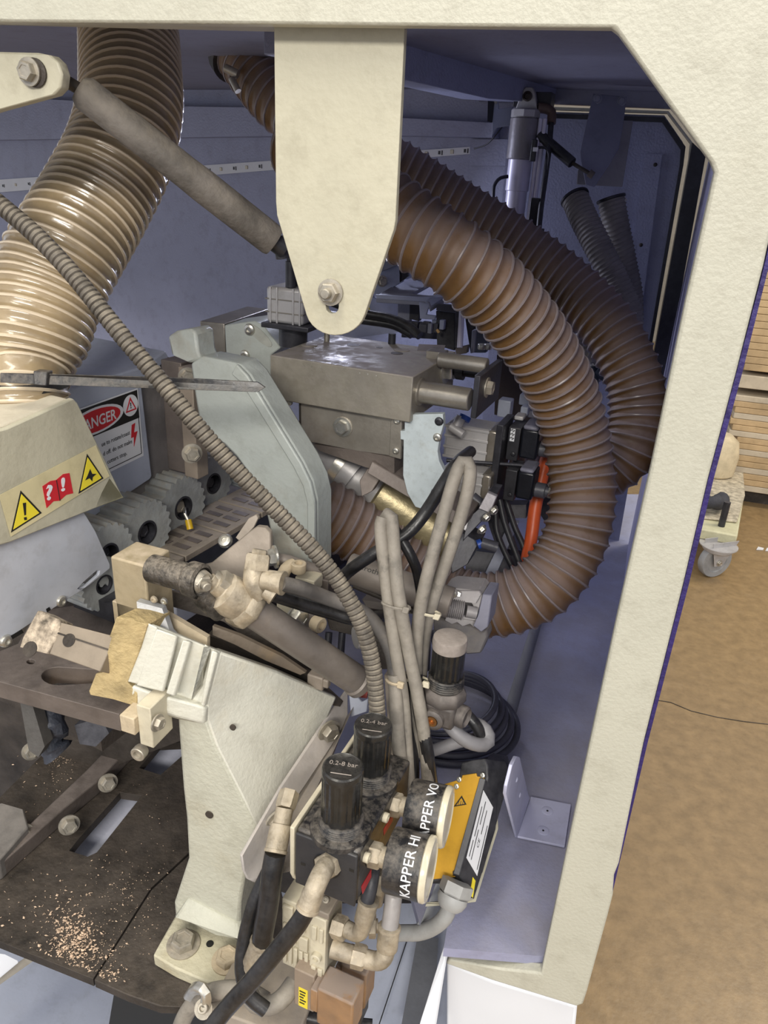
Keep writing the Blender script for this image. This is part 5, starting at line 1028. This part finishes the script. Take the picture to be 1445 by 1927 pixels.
# angled black block with bright bolts
t = T('angled_black_block', 'tilted black block with silver face and bright bolts by the tall tube loop', 'block')
t.part('block', B().prism([P(935, 930, .90), P(914, 973, .90), P(870, 1020, .90), P(880, 975, .90), P(900, 958, .90), P(917, 927, .90)], V6*0.03+W*0.002), BLACKM, bev=0.001)
t.part('silver_face', B().prism([P(917, 926, .895), P(935, 934, .895), P(922, 966, .895), P(900, 957, .895)], V6*0.006), M('satin_grey', (0.30, 0.28, 0.30), 0.4, 0.2), bev=0.0008)
t.part('silver_block', B().prism([P(878, 966, .90), P(890, 978, .90), P(876, 1000, .90), P(862, 990, .90)], V6*0.02), SILVER, bev=0.001)
t.part('lower_box', B().prism([P(866, 1000, .93), P(902, 1020, .93), P(880, 1062, .93), P(850, 1080, .93), P(845, 1040, .93)], V6*0.03), BLACKM, bev=0.001)
for x, y in [(928, 960), (914, 973), (906, 996)]: t.inst('bolt', 'hex', BRIGHT, P(x, y, .893), (U6-W*0.4-V6*0.5), 0.005)
t.part('blue_fitting', B().cyl(P(898, 1025, .92), P(906, 1022, .92), 0.006, n=18), M('blue_ring', ()))
t.part('grey_plug', B().cyl(P(905, 1021, .92), P(935, 1030, .92), 0.0068, n=20), M('cap_dark', ()))
t.part('round_pin', B().cyl(P(888, 935, .92), P(908, 952, .92), 0.007, n=20), M('cap_dark', ()))
t.done()
# ================================================================== HORIZONTAL CYLINDER + CLAMP
t = T('round_air_cylinder', 'dusty round air cylinder marked with maker lettering behind tube loops', 'air cylinder')
a, b_ = P(655, 1068, .80), P(850, 1135, .78); ax_ = (b_-a).normalized()
BG = M('barrel_brown', (0.22, 0.19, 0.165), 0.45, 0.2, dust=0.5, dustc=(0.3, 0.26, 0.225))
t.part('barrel', B().cyl(a, b_, 0.0165, cham=0.0015, n=36), BG)
toc = (CAM-a).normalized(); e1 = (toc-ax_*toc.dot(ax_)).normalized(); e2 = ax_.cross(e1); e2 = e2 if e2.z > 0 else -e2
lc = a+ax_*0.006
t.part('lettering', textmesh('Rexroth', lambda x, y, z_, wd: lc+ax_*(x*0.009)+(e1*math.cos(0.15+y*.5)+e2*math.sin(0.15+y*.5))*(0.0167+z_*0.0006)), INK)
t.part('side_rail', B().cyl(P(665, 1102, .80), P(780, 1150, .79), 0.003, n=10), DARK)
t.done()
t = T('toggle_clamp', 'grey steel clamp bracket with threaded spindle under the brown hose bend', 'clamp')
CG = M('clamp_grey', (0.30, 0.285, 0.29), 0.45, 0.2, dust=0.4, dustc=(0.36, 0.33, 0.32))
t.part('u_plate', B().prism([P(832, 1112, .79), P(846, 1106, .79), P(900, 1111, .79), P(908, 1120, .79), P(896, 1168, .79), P(835, 1160, .79), P(832, 1152, .79), P(884, 1160, .79), P(890, 1140, .79), P(886, 1134, .79), P(836, 1126, .79)], V6*0.03), CG, bev=0.001)
t.part('top_plate', B().prism([P(834, 1112, .785), P(902, 1112, .785), P(906, 1118, .785), P(896, 1136, .785), P(845, 1130, .785), P(834, 1122, .785)], V6*0.003), CG, bev=0.0008)
a, b_ = P(836, 1142, .785), P(872, 1149, .785); ax_ = (b_-a).normalized(); L_ = (b_-a).length
pr = []
for i in range(10): pr += [(0.0085, L_*i/10), (0.0105, L_*(i+0.4)/10), (0.0105, L_*(i+0.6)/10)]
t.part('spindle', B().lathe(a, ax_, pr+[(0.0085, L_)], 24), CG); t.part('spindle_end', B().cyl(b_+ax_*0.003, b_+ax_*0.014, 0.0065, n=18), CG)
t.part('side_block', B().prism([P(908, 1118, .785), P(926, 1120, .785), P(918, 1180, .785), P(905, 1190, .785), P(890, 1178, .785), P(898, 1160, .785)], V6*0.03), M('cap_lilac', ()), bev=0.001)
t.part('lower_arm', B().prism([P(815, 1150, .80), P(830, 1165, .80), P(890, 1178, .80), P(905, 1190, .80), P(915, 1185, .80), P(918, 1200, .80), P(905, 1230, .80), P(875, 1232, .80), P(872, 1200, .80), P(815, 1188, .80)], V6*0.02), M('clamp_dark', (0.12, 0.115, 0.125), 0.5, dust=0.4), bev=0.002)
wv_ = B(); 
wv_.prism([P(836, 1168, .795), P(850, 1176, .795), P(860, 1172, .795), P(870, 1180, .795), P(884, 1175, .795), P(892, 1182, .795), P(896, 1168, .795), P(840, 1158, .795)], V6*0.012)
t.part('wavy_edge', wv_, CG, bev=0.001)
t.part('wing_tab', B().prism([P(836, 1112, .78), P(850, 1106, .78), P(868, 1116, .78), P(866, 1124, .78), P(852, 1122, .78), P(840, 1126, .78), P(834, 1120, .78)], V6*0.002), BRIGHT, bev=0.0005)
t.inst('wing_screw', 'dome', BRIGHT, P(852, 1116, .778), -V6, 0.0055)
t.done()
# mid clutter: small valve manifold behind cylinder
t = T('brass_manifold', 'dusty tan manifold block with screws and hose stub left of the conduit', 'manifold')
fbox(t, 'manifold_body', (555, 1085, .76), (578, 1103), (600, 1080), (555, 1108), CREAMP, a=6, bev=0.001, lu=0.022, lv=0.02)
A = P(585, 1085, .775); t.part('dark_body', B().hexa(A, U6*0.020, V6*0.03, -W*0.035), DARK2, bev=0.001)
t.part('side_block', B().hexa(P(520, 1130, .78), U6*0.022, V6*0.02, -W*0.045), CREAMP, bev=0.001)
t.part('stub_pipe', B().sweep(spline([P(512, 1050, .77), P(545, 1056, .77), P(600, 1075, .78), P(640, 1095, .79)]), 0.0062, 14), BG)
t.inst('hub_nut', 'hex', BRIGHT, P(518, 1048, .765), (-U6-V6), 0.009)
t.inst('screw', 'sock', TAN, P(562, 1072, .755), W, 0.0078)
t.part('elbow', B().sweep(spline([P(533, 1080, .755), P(540, 1068, .755), P(552, 1062, .76)]), 0.0065, 14), TAN)
t.part('link_plate', B().prism([P(560, 1165, .78), P(590, 1145, .78), P(610, 1150, .78), P(600, 1190, .78), P(585, 1205, .78), P(560, 1190, .78)], V6*0.008), DARK2, bev=0.001)
t.inst('washer_bolt', 'hex', BRIGHT, P(560, 1158, .775), (U6-V6*0.5), 0.010); t.inst('cap_screw', 'sock', TAN, P(594, 1172, .775), (U6-V6*0.3), 0.0085)
t.done()
t = T('slide_rail_arm', 'brown grey steel arm below the round air cylinder', 'arm')
t.part('upper_rail', B().prism([P(610, 1150, .84), P(740, 1160, .84), P(745, 1175, .84), P(740, 1215, .84), P(620, 1185, .84)], V6*0.02), DARK, bev=0.001)
t.part('light_rail', B().prism([P(680, 1128, .83), P(820, 1148, .82), P(820, 1162, .82), P(690, 1145, .83)], V6*0.015), BG, bev=0.001)
t.part('dark_post', B().prism([P(690, 1175, .86), P(730, 1180, .86), P(735, 1260, .86), P(700, 1260, .86)], V6*0.02), DARK, bev=0.001)
for x in (615, 640): t.part('strut', B().cyl(P(x+4, 1190, .85), P(x, 1250, .85), 0.004, n=10), BLACKM)
t.part('joint', B().lathe(P(668, 1200, .82), (U6+V6).normalized(), [(0.012, 0), (0.013, 0.003), (0.013, 0.012), (0.010, 0.014)], 20), SILVER)
t.part('valve_foot', B().boxc(P(598, 1278, .765), U6*0.018, V6*0.014, W*0.016).boxc(P(612, 1283, .76), U6*0.010, V6*0.008, W*0.010), M('tab_tan', ()), bev=0.0015)
t.done()
one('red_sheet', 'small dark red sheet piece behind the mount tip', 'sheet', B().prism([P(668, 1300, .84), P(692, 1298, .84), P(690, 1314, .84), P(672, 1312, .84)], V6*0.002), M('dark_red', (0.25, 0.03, 0.02), 0.5))
t = T('dust_cover_plate', 'cream dusty steel strip with screw heads behind the second knob', 'plate')
t.part('strip', B().prism([P(722, 1270, .80), P(742, 1275, .80), P(748, 1440, .76), P(735, 1450, .76)], V6*0.01), M('tab_tan', ()), bev=0.001)
t.inst('screw', 'dome', BOLTM, P(735, 1390, .755), -V6, 0.006); t.done()
# coil of black cables
for k, (r, h, lab) in enumerate([(0.062, 0.0, 'black cable coil turn lying outermost on the tray'), (0.056, .006, 'black cable coil turn second from outside'), (0.050, .012, 'black cable coil turn in the middle of the coil'), (0.046, .018, 'black cable coil turn second from inside'), (0.040, .026, 'black cable coil turn innermost and highest')]):
    c = P(855, 1205, .93); c = Vector((c.x, c.y, 0.806+h)); n_c = []
    for i in range(15):
        a_ = math.radians(-110+15*i); n_c.append(c+Vector((math.cos(a_)*r*1.5, math.sin(a_)*r*1.35, h*0.6*math.sin(a_+1))))
    n_c.append(n_c[-1]+Vector((-0.03, 0.02, 0.05)))
    one('coiled_cable', lab, 'cable', B().sweep(spline(n_c), .0044, 10), M('cable_black', (0.03, 0.03, 0.045), 0.4, dust=0.2, dustc=(0.12, 0.12, 0.16)), group='coiled black cables')
# ================================================================== UPPER RIGHT
t = T('vertical_air_cylinder', 'tall bright aluminium air cylinder hanging from a black clevis', 'air cylinder')
a, b_ = P(988, 223, 1.22), P(982, 300, 1.22)
dn = -W
a = P(988, 223, 1.22); mid = reach(a, W, (984, 300)); l3 = reach(a, W, (979, 360)); end = reach(a, W, (972, 470))
t.part('upper_barrel', B().cyl(a, mid, 0.0235, cham=0.001, n=36), M('upper_barrel', (0.25, 0.235, 0.25), 0.4, 0.2))
t.part('lower_barrel', B().cyl(mid, l3, 0.0195, cham=0.001, n=36), LILAC); t.part('rod_guard', B().cyl(l3, end, 0.0175, n=32), LILAC)
t.part('head', B().cyl(a, reach(a, W, (989, 205)), 0.0235, cham=0.002, n=8), SILVER)
hd = reach(a, W, (989, 205))
t.part('eye', B().prism([hd+U6*-0.018, hd+U6*0.018, hd+U6*0.011+W*0.024, hd+U6*0.006+W*0.031, hd-U6*0.006+W*0.031, hd-U6*0.011+W*0.024], V6*0.012), SILVER, bev=0.0015)
t.part('pin', B().lathe(hd+W*0.018, -V6, [(0.0075, 0), (0.0075, 0.003), (0.005, 0.004), (0.004, 0.001)], 22), M('brownblack', ()))
t.part('clevis', B().hexa(hd+W*0.004-U6*0.026+V6*0.013, U6*0.062, V6*0.03, W*0.022), BLACKM, bev=0.001)
for dx in (0.027, 0.034): t.part('sensor_rail', B().cyl(a+U6*dx-V6*0.005, end+U6*dx-V6*0.005, 0.0038, n=12), LILAC)
t.part('sensor', B().hexa(P(1001, 262, 1.2), U6*0.008, V6*0.008, -W*0.032), BLACK, bev=0.001)
t.part('sensor_band', B().hexa(P(1003, 277, 1.195), U6*0.008, V6*0.004, -W*0.006), PAPER)
t.part('lower_valve', B().hexa(P(999, 372, 1.2), U6*0.014, V6*0.015, -W*0.05), BLACK, bev=0.001)
t.part('brown_elbow', B().sweep(spline([P(1012, 203, 1.21), P(1028, 205, 1.21), P(1038, 212, 1.21), P(1037, 232, 1.21)]), 0.0075, 14), M('rust_brown', (0.13, 0.085, 0.065), 0.5))
t.done()
tube('thin_black_tube', 'black tube dropping from the brown elbow by the tall cylinder', 'tube', [(1037, 230, 1.21), (1033, 280, 1.21), (1025, 340, 1.2), (1018, 390, 1.2), (1012, 450, 1.2)], .0045, BLACK)
tube('thin_black_tube', 'thin black wire looping right of the sensor rails', 'tube', [(1012, 278, 1.2), (1026, 278, 1.2), (1033, 290, 1.2), (1030, 320, 1.2), (1020, 360, 1.2), (1018, 400, 1.2)], .0022, BLACKM)
tube('thin_black_tube', 'black curled tube end left of the tall cylinder', 'tube', [(956, 332, 1.24), (940, 336, 1.24), (930, 350, 1.24), (928, 372, 1.24)], .0030, BLACKM)
tube('thin_black_tube', 'thin black wire from the back rail down to the led strip', 'wire', [(950, 232, 1.28), (932, 255, 1.28), (915, 272, 1.3), (892, 280, 1.32)], .0012, BLACK)
t = T('cylinder_wall_bracket', 'cream and grey bracket joining the back rail to the tall cylinder', 'bracket')
t.part('grey_plate', B().prism([P(928, 182, 1.27), P(936, 182, 1.27), P(938, 205, 1.27), P(965, 200, 1.27), P(965, 235, 1.27), P(935, 240, 1.27), P(925, 256, 1.27)], V6*0.006), PALEB, bev=0.001)
t.part('bright_corner', B().prism([P(922, 186, 1.265), P(930, 178, 1.265), P(936, 180, 1.265), P(934, 196, 1.265), P(926, 190, 1.265)], V6*0.004), CREAM2)
t.part('dark_slot', B().prism([P(918, 188, 1.265), P(930, 190, 1.265), P(926, 230, 1.265), P(917, 229, 1.265)], V6*0.002), INK)
t.done()
t = T('gas_damper', 'slim black gas damper sloping to the hanging plate', 'damper')
t.part('tube', B().cyl(P(1015, 254, 1.22), P(1077, 307, 1.20), 0.0085, cham=0.001, n=20), BLACK)
t.part('rod', B().cyl(P(1077, 307, 1.20), P(1112, 328, 1.19), 0.003, n=12), DARK); t.part('ball_end', B().cyl(P(1108, 325, 1.19), P(1116, 331, 1.19), 0.006, n=14), DARK2)
t.done()
t = T('hanging_plate', 'grey blue plate with two bolts hanging from the rear beam', 'plate')
t.part('front_plate', B().prism([P(x, y, 1.21) for x, y in [(1116, 176), (1179, 182), (1173, 231), (1164, 280), (1145, 312), (1118, 352), (1102, 348), (1093, 300), (1092, 285)]], V0*0.004), M('hang_blue', (0.24, 0.25, 0.33), 0.5, var=0.05), bev=0.001)
t.part('rear_plate', B().prism([P(x, y, 1.25) for x, y in [(1168, 226), (1191, 227), (1171, 352), (1085, 347), (1087, 320), (1150, 300)]], V0*0.004), M('hang_grey', (0.34, 0.33, 0.35), 0.6, var=0.05), bev=0.001)
for x, y in [(1124, 186), (1170, 190)]: t.inst('bolt', 'hex', M('hang_blue', ()), P(x, y, 1.208), -V0, 0.0055)
t.done()
for x, y, lab in [(1233, 310, 'small dark screw on the rear panel, upper one'), (1206, 461, 'small dark screw on the rear panel, lower one')]:
    o = bpy.data.objects.new('panel_screw', unit('rivet', DARK)); o.location = PY(x, y, YR-0.003); o.rotation_euler = (math.radians(90), 0, 0); o.scale = (.004,)*3; LINK(o); setp(o, lab, 'screw', 'screws on the rear panel')
# ================================================================== BACKGROUND BETWEEN PLATE AND HOSE
def PB(x, y, d=1.18): return P(x, y, d)
t = T('shelf_bracket', 'pale blue grey steel shelf bracket bolted behind the hanging plate', 'bracket')
SB = M('shelf_blue', (0.36, 0.39, 0.52), 0.5, var=0.06)
t.part('back_leg', B().prism([PB(*p) for p in [(704, 500), (758, 490), (758, 530), (720, 552), (712, 562), (704, 552)]], V6*0.006), SB, bev=0.001)
t.part('top_flange', B().prism([PB(720, 487, 1.17), PB(750, 476, 1.17), PB(762, 488, 1.17), PB(760, 494, 1.17), PB(715, 512, 1.17)], V6*0.01), M('shelf_grey', (0.26, 0.27, 0.33), 0.5), bev=0.001)
t.part('shelf', B().prism([PB(712, 554, 1.15), PB(765, 522, 1.22), PB(803, 526, 1.22), PB(808, 534, 1.22), PB(775, 552, 1.15), PB(812, 556, 1.15), PB(822, 549, 1.17), PB(838, 553, 1.17), PB(838, 562, 1.15), PB(810, 580, 1.13), PB(805, 568, 1.13), PB(708, 562, 1.14)], -W*0.006), M('shelf_grey', ()), bev=0.001)
t.part('front_edge', B().prism([PB(706, 554, 1.14), PB(808, 560, 1.13), PB(838, 558, 1.14), PB(806, 580, 1.13), PB(800, 568, 1.13), PB(708, 562, 1.14)], V6*0.004), SB, bev=0.001)
t.part('drop_leg', B().prism([PB(788, 568, 1.13), PB(808, 572, 1.13), PB(802, 592, 1.13), PB(820, 594, 1.13), PB(818, 602, 1.13), PB(790, 600, 1.13)], V6*0.005), SB, bev=0.001)
t.part('dark_side', B().prism([PB(751, 492), PB(764, 490), PB(768, 520), PB(752, 532)], V6*0.006), BLACKM)
t.part('side_tab', B().prism([PB(765, 488, 1.2), PB(775, 500, 1.2), PB(776, 522, 1.2), PB(764, 526, 1.2)], V6*0.004), SB)
t.inst('bolt', 'hex', BOLTM, PB(719, 529, 1.175), U6-V6, 0.0065); t.inst('bolt', 'hex', BRIGHT, PB(776, 504, 1.195), U6-V6, 0.0055)
t.done()
t = T('rear_blue_panel', 'pale blue panel with small yellow warning triangle behind slide block', 'panel')
t.part('panel', B().prism([P(640, 470, 1.26), P(700, 470, 1.26), P(700, 560, 1.26), P(748, 568, 1.26), P(748, 625, 1.26), P(640, 640, 1.26)], V6*0.01), SB)
t.part('yellow_triangle', B().prism([P(692, 570, 1.255), P(697, 587, 1.255), P(687, 588, 1.255)], V6*0.001), YEL); t.part('mark', B().prism([P(691, 578, 1.253), P(693, 578, 1.253), P(693, 585, 1.253), P(691, 585, 1.253)], V6*0.001), INK)
t.done()
t = T('black_slide_unit', 'black slide unit with bright guide column behind the slide block', 'machine block')
for pts, d, m in [([(822, 572), (858, 575), (856, 588), (820, 584)], 1.13, M('cap_dark', ())), ([(820, 585), (856, 589), (855, 660), (822, 650)], 1.135, BLACK), ([(748, 568), (772, 570), (770, 610), (748, 612)], 1.2, M('shelf_grey', ())), ([(770, 570), (790, 572), (788, 605), (770, 600)], 1.2, BLACK), ([(858, 572), (864, 573), (863, 655), (855, 655)], 1.12, BLACKM), ([(755, 604), (848, 612), (848, 640), (755, 635)], 1.19, M('cap_dark', ())), ([(875, 600), (890, 585), (920, 622), (916, 660), (885, 665)], 1.18, BLACK), ([(888, 622), (896, 620), (892, 664), (885, 664)], 1.15, M('shelf_grey', ())), ([(896, 620), (918, 622), (914, 664), (892, 664)], 1.155, M('slate', (0.06, 0.075, 0.11), 0.4)), ([(856, 656), (880, 650), (878, 665), (858, 668)], 1.12, DARK2)]:
    t.part('plate', B().prism([P(x, y, d) for x, y in pts], V6*0.012), m, bev=0.0008)
t.part('guide_column', B().cyl(P(869, 585, 1.12), P(865, 655, 1.12), 0.0045, n=16), LILAC)
for x in (906, 918): t.inst('cap_screw', 'sock', BRIGHT, P(x, 655, 1.12), W, 0.006)
t.done()
t = T('cable_cluster', 'jumble of small grey connectors behind the slide block', 'connector', kind=None)
for i in range(9):
    x = 780+R_.random()*60; yy = 608+R_.random()*20
    t.part('connector', B().boxc(P(x, yy, 1.12+R_.random()*.03), U6*R_.uniform(.006, .012), V6*.01, W*R_.uniform(.01, .025)), R_.choice([SB, BLACKM, M('shelf_grey', ()), M('cap_dark', ())]), bev=0.001)
t.part('yellow_wire', B().cyl(P(822, 620, 1.11), P(826, 626, 1.11), 0.0022, n=8), M('wire_amber', (0.5, 0.3, 0.1), 0.5)); t.done()
tube('black_hose', 'thick black cable bowing behind the slide block, upper one', 'cable', [(600, 560, 1.08), (680, 588, 1.08), (730, 598, 1.07), (765, 612, 1.06), (790, 632, 1.05)], .0062, TUBEB, 'black cables behind the slide block')
tube('black_hose', 'thick black cable bowing behind the slide block, lower one', 'cable', [(600, 590, 1.09), (680, 602, 1.09), (740, 612, 1.08), (775, 630, 1.07)], .0062, TUBEB, 'black cables behind the slide block')
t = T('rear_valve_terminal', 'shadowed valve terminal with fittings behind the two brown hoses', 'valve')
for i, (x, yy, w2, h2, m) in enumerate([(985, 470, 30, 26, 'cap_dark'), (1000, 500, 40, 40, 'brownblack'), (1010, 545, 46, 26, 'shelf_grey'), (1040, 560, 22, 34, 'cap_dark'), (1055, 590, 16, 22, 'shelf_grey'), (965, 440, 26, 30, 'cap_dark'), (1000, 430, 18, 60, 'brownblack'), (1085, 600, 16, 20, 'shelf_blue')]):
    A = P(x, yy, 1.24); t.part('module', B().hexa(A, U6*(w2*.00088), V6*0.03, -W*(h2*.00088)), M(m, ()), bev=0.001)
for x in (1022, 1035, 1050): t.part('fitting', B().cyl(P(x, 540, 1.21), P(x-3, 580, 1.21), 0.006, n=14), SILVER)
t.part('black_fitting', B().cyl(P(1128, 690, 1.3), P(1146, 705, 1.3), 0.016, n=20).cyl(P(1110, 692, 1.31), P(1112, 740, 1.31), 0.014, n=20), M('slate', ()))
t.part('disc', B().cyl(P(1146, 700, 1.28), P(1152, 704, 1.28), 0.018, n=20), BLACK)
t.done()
# ================================================================== OUTSIDE: BOARDS AND DOLLY
def stack(x0, ytop, ybot, n, mats, nm, Z0):
    pass
Yst = 3.4
def board(x, yt, yb, lab, m, grp, dx=0.0):
    a = PY(x, yt, Yst); b2 = PY(x, yb, Yst)
    one('board', lab, 'board', B().hexa(Vector((a.x+dx, Yst, b2.z)), Vector((1.5, 0, 0)), Vector((0, 0.7, 0)), Vector((0, 0, (a.z-b2.z)*0.96))), m, bev=0.003, group=grp)
ys = [480+i*13.5 for i in range(17)]
ORD = ['bottom', 'second', 'third', 'fourth', 'fifth', 'sixth', 'seventh', 'eighth', 'ninth', 'tenth', 'eleventh', 'twelfth', 'thirteenth', 'fourteenth', 'fifteenth', 'sixteenth']
for i in range(16): board(1396, ys[i], ys[i+1], ('tan bottom board of the upper stack, over the dark gap' if i == 15 else 'tan %s board from the bottom of the upper stack' % ORD[15-i]), WOOD, 'boards in the upper stack', R_.uniform(-.02, .02))
board(1396, 704, 730, 'pale thick board on top of the lower stack, under the dark gap', WOODL, None, -0.02)
ys = [742+i*11.2 for i in range(17)]
for i in range(16): board(1380, ys[i], ys[i+1], ('tan bottom board of the lower stack near the floor' if i == 15 else 'tan %s board from the bottom of the lower stack' % ORD[15-i]), WOOD if i % 3 else WOODL, 'boards in the lower stack', R_.uniform(-.02, .02))
a = PY(1396, 696, Yst); g2 = PY(1396, 704, Yst)
for k in range(1): one('bearer', 'dark bearer stick between the upper and lower board stacks', 'stick', B().hexa(Vector((a.x+0.05+k*0.55, Yst+0.1, g2.z)), Vector((1.3, 0, 0)), Vector((0, 0.5, 0)), Vector((0, 0, a.z-g2.z))), DARK)
bz = PY(1380, 920, Yst).z; a = PY(1380, 920, Yst)
for k in range(1): one('pallet_block', 'dark pallet holding the board stacks off the floor', 'pallet', box(a.x+0.06, a.x+1.4, Yst+0.08, Yst+0.65, 0.0, bz-0.004), DARK)
t = T('flat_dolly', 'worn fabric topped dolly on swivel casters at the right edge', 'dolly')
cw = PZ(1337, 1083, 0); dd = dep(cw)
wz = 33*dd/F
top_z = P(1350, 990, dd).z
dk = [PZ(x, yy, top_z) for x, yy in [(1300, 880), (1399, 892), (1400, 935), (1388, 1008), (1300, 992)]]
t.part('deck', B().prism(dk, -W*0.045), M('dolly_wood', (0.58, 0.55, 0.36), 0.6, var=0.1), bev=0.006)
t.part('fabric_top', B().prism([PZ(x, yy, top_z+0.001) for x, yy in [(1300, 882), (1398, 893), (1401, 935), (1386, 985), (1300, 975)]], W*0.012), CARPET, bev=0.006)
for x, yy, xt, yt in [(1374, 888, 1384, 848), (1357, 990, 1366, 944)]:
    b0 = PZ(x, yy, top_z); t.part('post', B().cyl(b0, reach(b0, W, (xt, yt)), 0.0135, n=20), BLACKM)
wc = cw+W*wz
wax = (U0*0.55-V0*0.8).normalized()
wt = t.part('wheel', B().lathe(wc-wax*0.016, wax, [(wz*0.5, 0), (wz*0.62, 0.002), (wz*0.66, 0), (wz*0.96, 0), (wz, 0.005), (wz, 0.027), (wz*0.96, 0.032), (wz*0.66, 0.032), (wz*0.62, 0.028), (wz*0.2, 0.028), (wz*0.18, 0.034)], 40), M('wheel_grey', (0.30, 0.30, 0.30), 0.5))
fk = wax.cross(W)
for s in (-1, 1): t.part('fork', B().prism([wc+wax*s*0.024+fk*f+W*h for f, h in [(-0.02, -0.016), (0.02, -0.016), (0.055, wz+0.02), (-0.075, wz+0.02)]], wax*0.003), SILVER, bev=0.001)
t.part('swivel', B().lathe(Vector((wc.x, wc.y, top_z-0.07)), W, [(0.055, 0), (0.06, 0.006), (0.06, 0.02), (0.075, 0.022), (0.075, 0.026)], 28), SILVER)
t.inst('axle_bolt', 'hex', BRIGHT, wc+wax*0.028, wax, 0.010)
for dx, dy in [(-0.02, 0.55), (-0.75, 0.0), (-0.75, 0.55)]:
    o = mk('wheel', B().lathe(wc+Vector((dx, dy, 0))-wax*0.016, wax, [(wz*0.96, 0), (wz, 0.005), (wz, 0.027), (wz*0.96, 0.032)], 28), M('wheel_grey', ())); t.ch.append((o, None))
t.done()
dR = dep(PZ(1360, 870, top_z))
one('cardboard_roll', 'tan rounded roll standing on the dolly beside the frame', 'roll', B().lathe(PZ(1340, 890, top_z+0.014), W, [(0.085, 0), (0.095, 0.01), (0.1, 0.10), (0.085, 0.17), (0.05, 0.2)], 32), M('roll_tan', (0.60, 0.50, 0.33), 0.8))
b = B(); c = PZ(1338, 968, top_z+0.014)
b.sweep(spline([c+Vector((-0.12, 0.0, 0.04)), c+Vector((-0.05, 0.03, 0.045)), c+Vector((0.0, 0.01, 0.05)), c+Vector((0.03, 0.05, 0.045)), c+Vector((0.05, 0.1, 0.04))], 0.01), lambda i, k: 0.03+0.006*math.sin(i*0.9+k*9), 14)
one('dark_glove', 'crumpled dark grey work glove lying on the dolly', 'glove', b, M('glove_grey', (0.05, 0.05, 0.06), 0.8, bump=0.5))
# scraps on the shop floor
for i, (x, y) in enumerate([(1423, 1035), (1440, 1037)]):
    p = PZ(x, y, 0.001); one('floor_scrap', ['white torn scrap on the floor just right of the caster', 'white torn scrap on the floor at the picture edge'][i], 'scrap', B().prism([p, p+U0*0.03+V0*0.01, p+U0*0.035+V0*0.03, p+U0*0.012+V0*0.035], W*0.003), PAPER, group='scraps on the shop floor')
